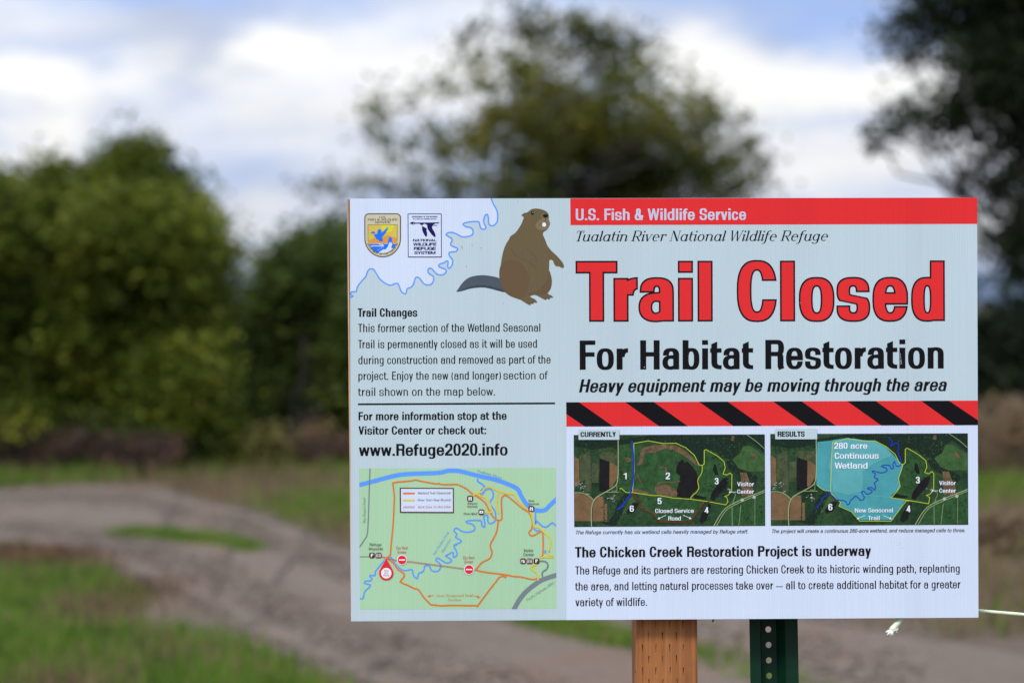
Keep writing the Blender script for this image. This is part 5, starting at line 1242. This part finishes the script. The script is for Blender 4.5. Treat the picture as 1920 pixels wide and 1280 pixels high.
# ================================================================== POSTS
yaw = math.atan2(UA.y, UA.x)
m_wood, nt, b = mat('treated_lumber')
g1 = noise(nt, 9, 5, .6, stretch=(7, 7, .35)); g2 = noise(nt, 30, 5, .6, stretch=(9, 9, .25)); g3 = noise(nt, 14, 4)
c1 = ramp(nt, g1, [(.25, (.27, .092, .024)), (.5, (.38, .145, .040)), (.75, (.46, .20, .068))]); c2 = ramp(nt, g2, [(.3, (.72, .68, .64)), (.6, (1.08, 1.06, 1.05))]); c3 = ramp(nt, g3, [(.3, (.8, .8, .8)), (.6, (1.05, 1.05, 1.05))])
nt.links.new(mixc(nt, 1, mixc(nt, 1, c1, c2, 'MULTIPLY'), c3, 'MULTIPLY'), b.inputs['Base Color']); b.inputs['Roughness'].default_value = .8
bump(nt, b, g2, .5, .002)
m_pit, nt, b = mat('incision_shade'); b.inputs['Base Color'].default_value = (.045, .018, .010, 1); b.inputs['Roughness'].default_value = .95
PY = 3.5155
pc = at_depth(1250.5, 1220, PY); PW = .0895
post = empty('wooden_post', (pc.x, PY, 0)); post.rotation_euler = (0, 0, yaw)
lean = math.tan(R(.62))
tag(post, 'square reddish lumber post with small slits carrying the sign', 'post')
ztop = 1.70; zref = pc.z
def sk(x, y, z): return (x - (z - zref) * lean, y, z)
hwp = PW / 2
mb = MB(); r0 = .003; pr = [(-hwp, r0), (-hwp + r0*.3, r0*.3), (-hwp + r0, .002), (hwp - r0, .002), (hwp - r0*.3, r0*.3 + .0006), (hwp, r0), (hwp, PW - r0), (hwp - r0, PW), (-hwp + r0, PW), (-hwp, PW - r0)]
pr = [(x, y if y > .002 else .002) for x, y in pr]
mb.add([sk(x, y, z) for z in (-.3, ztop) for x, y in pr], [(i, (i+1) % 10, (i+1) % 10 + 10, i + 10) for i in range(10)] + [tuple(range(10))[::-1], tuple(range(10, 20))])
mb.build('timber', m_wood, post)
# front skin with the incising slits cut through it
xs_a = [-.0362, -.0162, .0042, .0240]; xs_b = [-.0262, -.0062, .0140, .0335]
rr = random.Random(4); holes = []; z = .02; row = 0
skin = MB(); pit = MB()
zrow = []; zz = pc.z + (1220 - 1173) / 1291 * 0 + .0385
while zz > .0: zrow.append(zz); zz -= .01685
zz = zrow[0] + .01685
while zz < ztop - .02: zrow.insert(0, zz); zz += .01685
ref_i = zrow.index(pc.z + .0385)
for i, z0 in enumerate(zrow):
    zlo, zhi = z0 - .01685 / 2, z0 + .01685 / 2
    xs_ = xs_a if (i - ref_i) % 2 == 0 else xs_b[:3 + (i % 4 == 1) * 0]
    outer = [(-hwp + .0028, zlo), (hwp - .0028, zlo), (hwp - .0028, zhi), (-hwp + .0028, zhi)]
    hl = []
    for x in xs_:
        ln = .0060 * rr.uniform(.85, 1.1); wd = .00048 * rr.uniform(.7, 1.4); x += rr.uniform(-.0006, .0006); sl = rr.uniform(-.0003, .0004)
        hl.append([(x - wd*1.3 + sl, z0 + ln), (x - wd*.8, z0), (x - wd*.3 - sl, z0 - ln), (x + wd*.3 - sl, z0 - ln), (x + wd*.8, z0), (x + wd*1.3 + sl, z0 + ln)])
    tri = tessellate_polygon([[Vector((a, c, 0)) for a, c in r] for r in [outer] + hl]); allp = outer + [p for h in hl for p in h]
    skin.add([sk(a, .0, c) for a, c in allp], [tuple(t) if ((allp[t[1]][0]-allp[t[0]][0])*(allp[t[2]][1]-allp[t[0]][1]) - (allp[t[1]][1]-allp[t[0]][1])*(allp[t[2]][0]-allp[t[0]][0])) > 0 else tuple(t)[::-1] for t in tri])
    for h in hl:
        k6 = len(h); pit.add([sk(a, .0001, c) for a, c in h] + [sk(a, .0018, c) for a, c in h], [(j, (j+1) % k6, (j+1) % k6 + k6, j + k6) for j in range(k6)] + [tuple(range(k6, 2*k6))])
zt_ = zrow[0] + .01685/2; zb_ = zrow[-1] - .01685/2
skin.add([sk(-hwp + .0028, 0, zb_), sk(-hwp + .0028, 0, zt_), sk(-hwp + .0012, .0022, zt_), sk(-hwp + .0012, .0022, zb_)], [(0, 1, 2, 3)])
skin.add([sk(hwp - .0028, 0, zb_), sk(hwp - .0028, 0, zt_), sk(hwp - .0012, .0022, zt_), sk(hwp - .0012, .0022, zb_)], [(3, 2, 1, 0)])
skin.build('front_face', m_wood, post)
pit.build('incisions', m_pit, post)['kind'] = 'stuff'
# nails fixing knot: a small dark knot low on the left face
mb = MB(); mb.tube([sk(-hwp - .0004, .02, pc.z - .032), sk(-hwp + .001, .02, pc.z - .032)], [.0025, .0025], 8); mb.build('knot', m_pit, post)

m_metal, nt, b = mat('green_enamel')
nt.links.new(ramp(nt, noise(nt, 40, 4), [(.3, (.0015, .022, .010)), (.7, (.003, .034, .016))]), b.inputs['Base Color']); b.inputs['Roughness'].default_value = .5; b.inputs['Specular IOR Level'].default_value = .22
bump(nt, b, noise(nt, 300, 3), .1, .0005)
MY = 3.545; mc = at_depth(1451.5, 1220, MY)
mpost = empty('metal_post', (mc.x, MY, 0)); mpost.rotation_euler = (0, 0, yaw); tag(mpost, 'dark green steel channel post with punched round holes behind the sign', 'post')
ml = math.tan(R(-1.2 + .0)); ml = -.020
def sk2(x, y, z): return (x - (z - mc.z) * -ml * -1, y, z)
def sk2(x, y, z): return (x + (z - mc.z) * ml, y, z)
x0 = -.0355; prof = [(0, .0), (.0155, .0), (.0195, .019), (.0415, .019), (.0525, .0), (.0710, .0)]
th = .0028
def strip_(pa, pb, name):
    mb = MB(); (xa, ya), (xb, yb_) = pa, pb
    mb.add([sk2(x0 + x, y, z) for z in (-.4, 1.58) for x, y in ((xa, ya), (xb, yb_), (xb, yb_ + th), (xa, ya + th))], [(0, 1, 5, 4), (1, 2, 6, 5), (2, 3, 7, 6), (3, 0, 4, 7), (3, 2, 1, 0), (4, 5, 6, 7)])
    mb.build(name, m_metal, mpost)
strip_(prof[0], prof[1], 'flange'); strip_(prof[1], prof[2], 'side_wall'); strip_(prof[3], prof[4], 'side_wall'); strip_(prof[4], prof[5], 'flange')
mb = MB(); hx = x0 + .0300; zc = mc.z + (1220 - 1182.5) / 1273 ; zc0 = zc
PIT = .02285; z = zc; 
while z > .06: z -= PIT
while z < 1.56:
    zl, zh = z - PIT/2, z + PIT/2; outer = [(x0 + .0195, zl), (x0 + .0415, zl), (x0 + .0415, zh), (x0 + .0195, zh)]
    nh = 18; hole = [(hx + .0044*math.cos(2*math.pi*i/nh), z + .0046*math.sin(2*math.pi*i/nh)) for i in range(nh)]
    tri = tessellate_polygon([[Vector((a, c, 0)) for a, c in r] for r in (outer, hole)]); allp = outer + hole
    for yy in (.019, .019 + th): mb.add([sk2(a, yy, c) for a, c in allp], [tuple(t) for t in tri])
    mb.add([sk2(a, yy, c) for yy in (.019, .019 + th) for a, c in hole], [(j, (j+1) % nh, (j+1) % nh + nh, j + nh) for j in range(nh)])
    zlast = zh; z += PIT
mb.build('web', m_metal, mpost)
mb = MB(); zf = mc.z - math.floor((mc.z) / PIT) * PIT
mb.box(x0 + .0195, x0 + .0415, .0190, .0218, -.4, .02); mb.build('buried_end', m_metal, mpost)

# ================================================================== CORD, TIE
m_cord, nt, b = mat('nylon_cord'); 
t = N(nt, 'ShaderNodeTexCoord'); 
nt.links.new(ramp(nt, noise(nt, 120, 3), [(.3, (.62, .74, .48)), (.7, (.84, .90, .74))]), b.inputs['Base Color']); b.inputs['Roughness'].default_value = .7
bump(nt, b, noise(nt, 900, 2), .8, .0006)
A_ = at_depth(1838, 1144.5, 3.545); B_ = at_depth(1921, 1151.5, 3.52); dcd = (B_ - A_)
cr = empty('cord', (A_.x, A_.y, 0)); tag(cr, 'thin pale yellow-green cord running off to the right from behind the sign', 'cord')
def rel(p): return Vector(p) - Vector((A_.x, A_.y, 0))
start = A_ - dcd * 3.6; pts = [mc + Vector((.03, -.004, start.z + .004 - mc.z))]
for i in range(26):
    s_ = i / 25; p = A_ + dcd * (-2.5 + 32 * s_); sag = -.10 * s_ + .16 * s_ * s_
    pts.append(Vector((p.x, p.y, max(A_.z + (p.z - A_.z) * 1.0 + sag - .0, .02)) if s_ > .14 else p))
def braid(pts, rad, name, strands=3, pitch=.007):
    mb = MB(); P_ = [Vector(p) for p in pts]; L_ = [0]
    for i in range(1, len(P_)): L_.append(L_[-1] + (P_[i] - P_[i-1]).length)
    n = int(L_[-1] / pitch * 6)
    for s_ in range(strands):
        q = []
        for i in range(n + 1):
            l = L_[-1] * i / n; k = max(j for j in range(len(L_)) if L_[j] <= l + 1e-9); k = min(k, len(P_) - 2)
            f = (l - L_[k]) / (L_[k+1] - L_[k]); c = P_[k].lerp(P_[k+1], f); t_ = (P_[k+1] - P_[k]).normalized()
            a = t_.cross(Vector((0, 1, 0))).normalized(); b_ = t_.cross(a); ph = 2*math.pi*(l / pitch + s_ / strands)
            q.append(c + (a*math.cos(ph) + b_*math.sin(ph)) * rad * .48)
        mb.tube(q, rad * .58, 5)
    return mb.build(name, m_cord, cr, True)
braid([rel(p) for p in pts], .0026, 'line')
e0 = at_depth(1693, 1154, 3.515); e1 = at_depth(1683, 1167, 3.508); e2 = at_depth(1672, 1181, 3.502)
up = mc + Vector((.03, -.004, 0)); up.z = at_depth(1600, 1135, 3.55).z
braid([rel(at_depth(1520, 1120, 3.545)), rel(at_depth(1640, 1112, 3.54)), rel(at_depth(1700, 1140, 3.535)), rel(e0), rel(e1), rel(e2)], .0050, 'tail')
fr = MB(); rr = random.Random(8)
def fuzz(px, py, tx, ty, r0): 
    a = rel(at_depth(px, py, 3.502)); b_ = rel(at_depth(tx, ty, 3.499)); m_ = (a + b_) / 2 + Vector((rr.uniform(-.001, .001), rr.uniform(-.002, .002), rr.uniform(-.001, .001))); fr.tube([a, m_, b_], [r0, r0*.9, r0*.4], 6)
for px, py, tx, ty, r0 in ((1672,1180,1661,1184,.0024),(1672,1180,1663,1190,.0024),(1672,1182,1670,1191,.0026),(1672,1182,1674,1190,.002),(1674,1180,1684,1180,.0018),(1682,1181,1684,1176,.0009),(1680,1181,1682,1185,.0009),(1670,1182,1664,1186,.002),(1671,1178,1675,1186,.0026),(1668,1188,1675,1189.5,.0012)): fuzz(px, py, tx, ty, r0)
fr.build('frayed_knot', noisy_mat('frayed_nylon', [(.3, (.72, .80, .66)), (.7, (.90, .93, .88))], 300, .8), cr, True)
m_blk, nt, b = mat('black_nylon'); b.inputs['Base Color'].default_value = (.012, .012, .014, 1); b.inputs['Roughness'].default_value = .4
za = at_depth(1338.6, 1158, 3.51); zb = at_depth(1336.2, 1165, 3.51); mb = MB(); mb.tube([(0, 0, 0), zb - za], [.0011, .0013], 6)
mb.tube([(0, 0, 0), (.002, .003, .02), (.006, .012, .03)], [.0011, .0011, .0011], 5)
zt = mb.build('cable_tie', m_blk, None, False, za); tag(zt, 'tip of a small black cable tie poking out below the sign', 'cable tie')
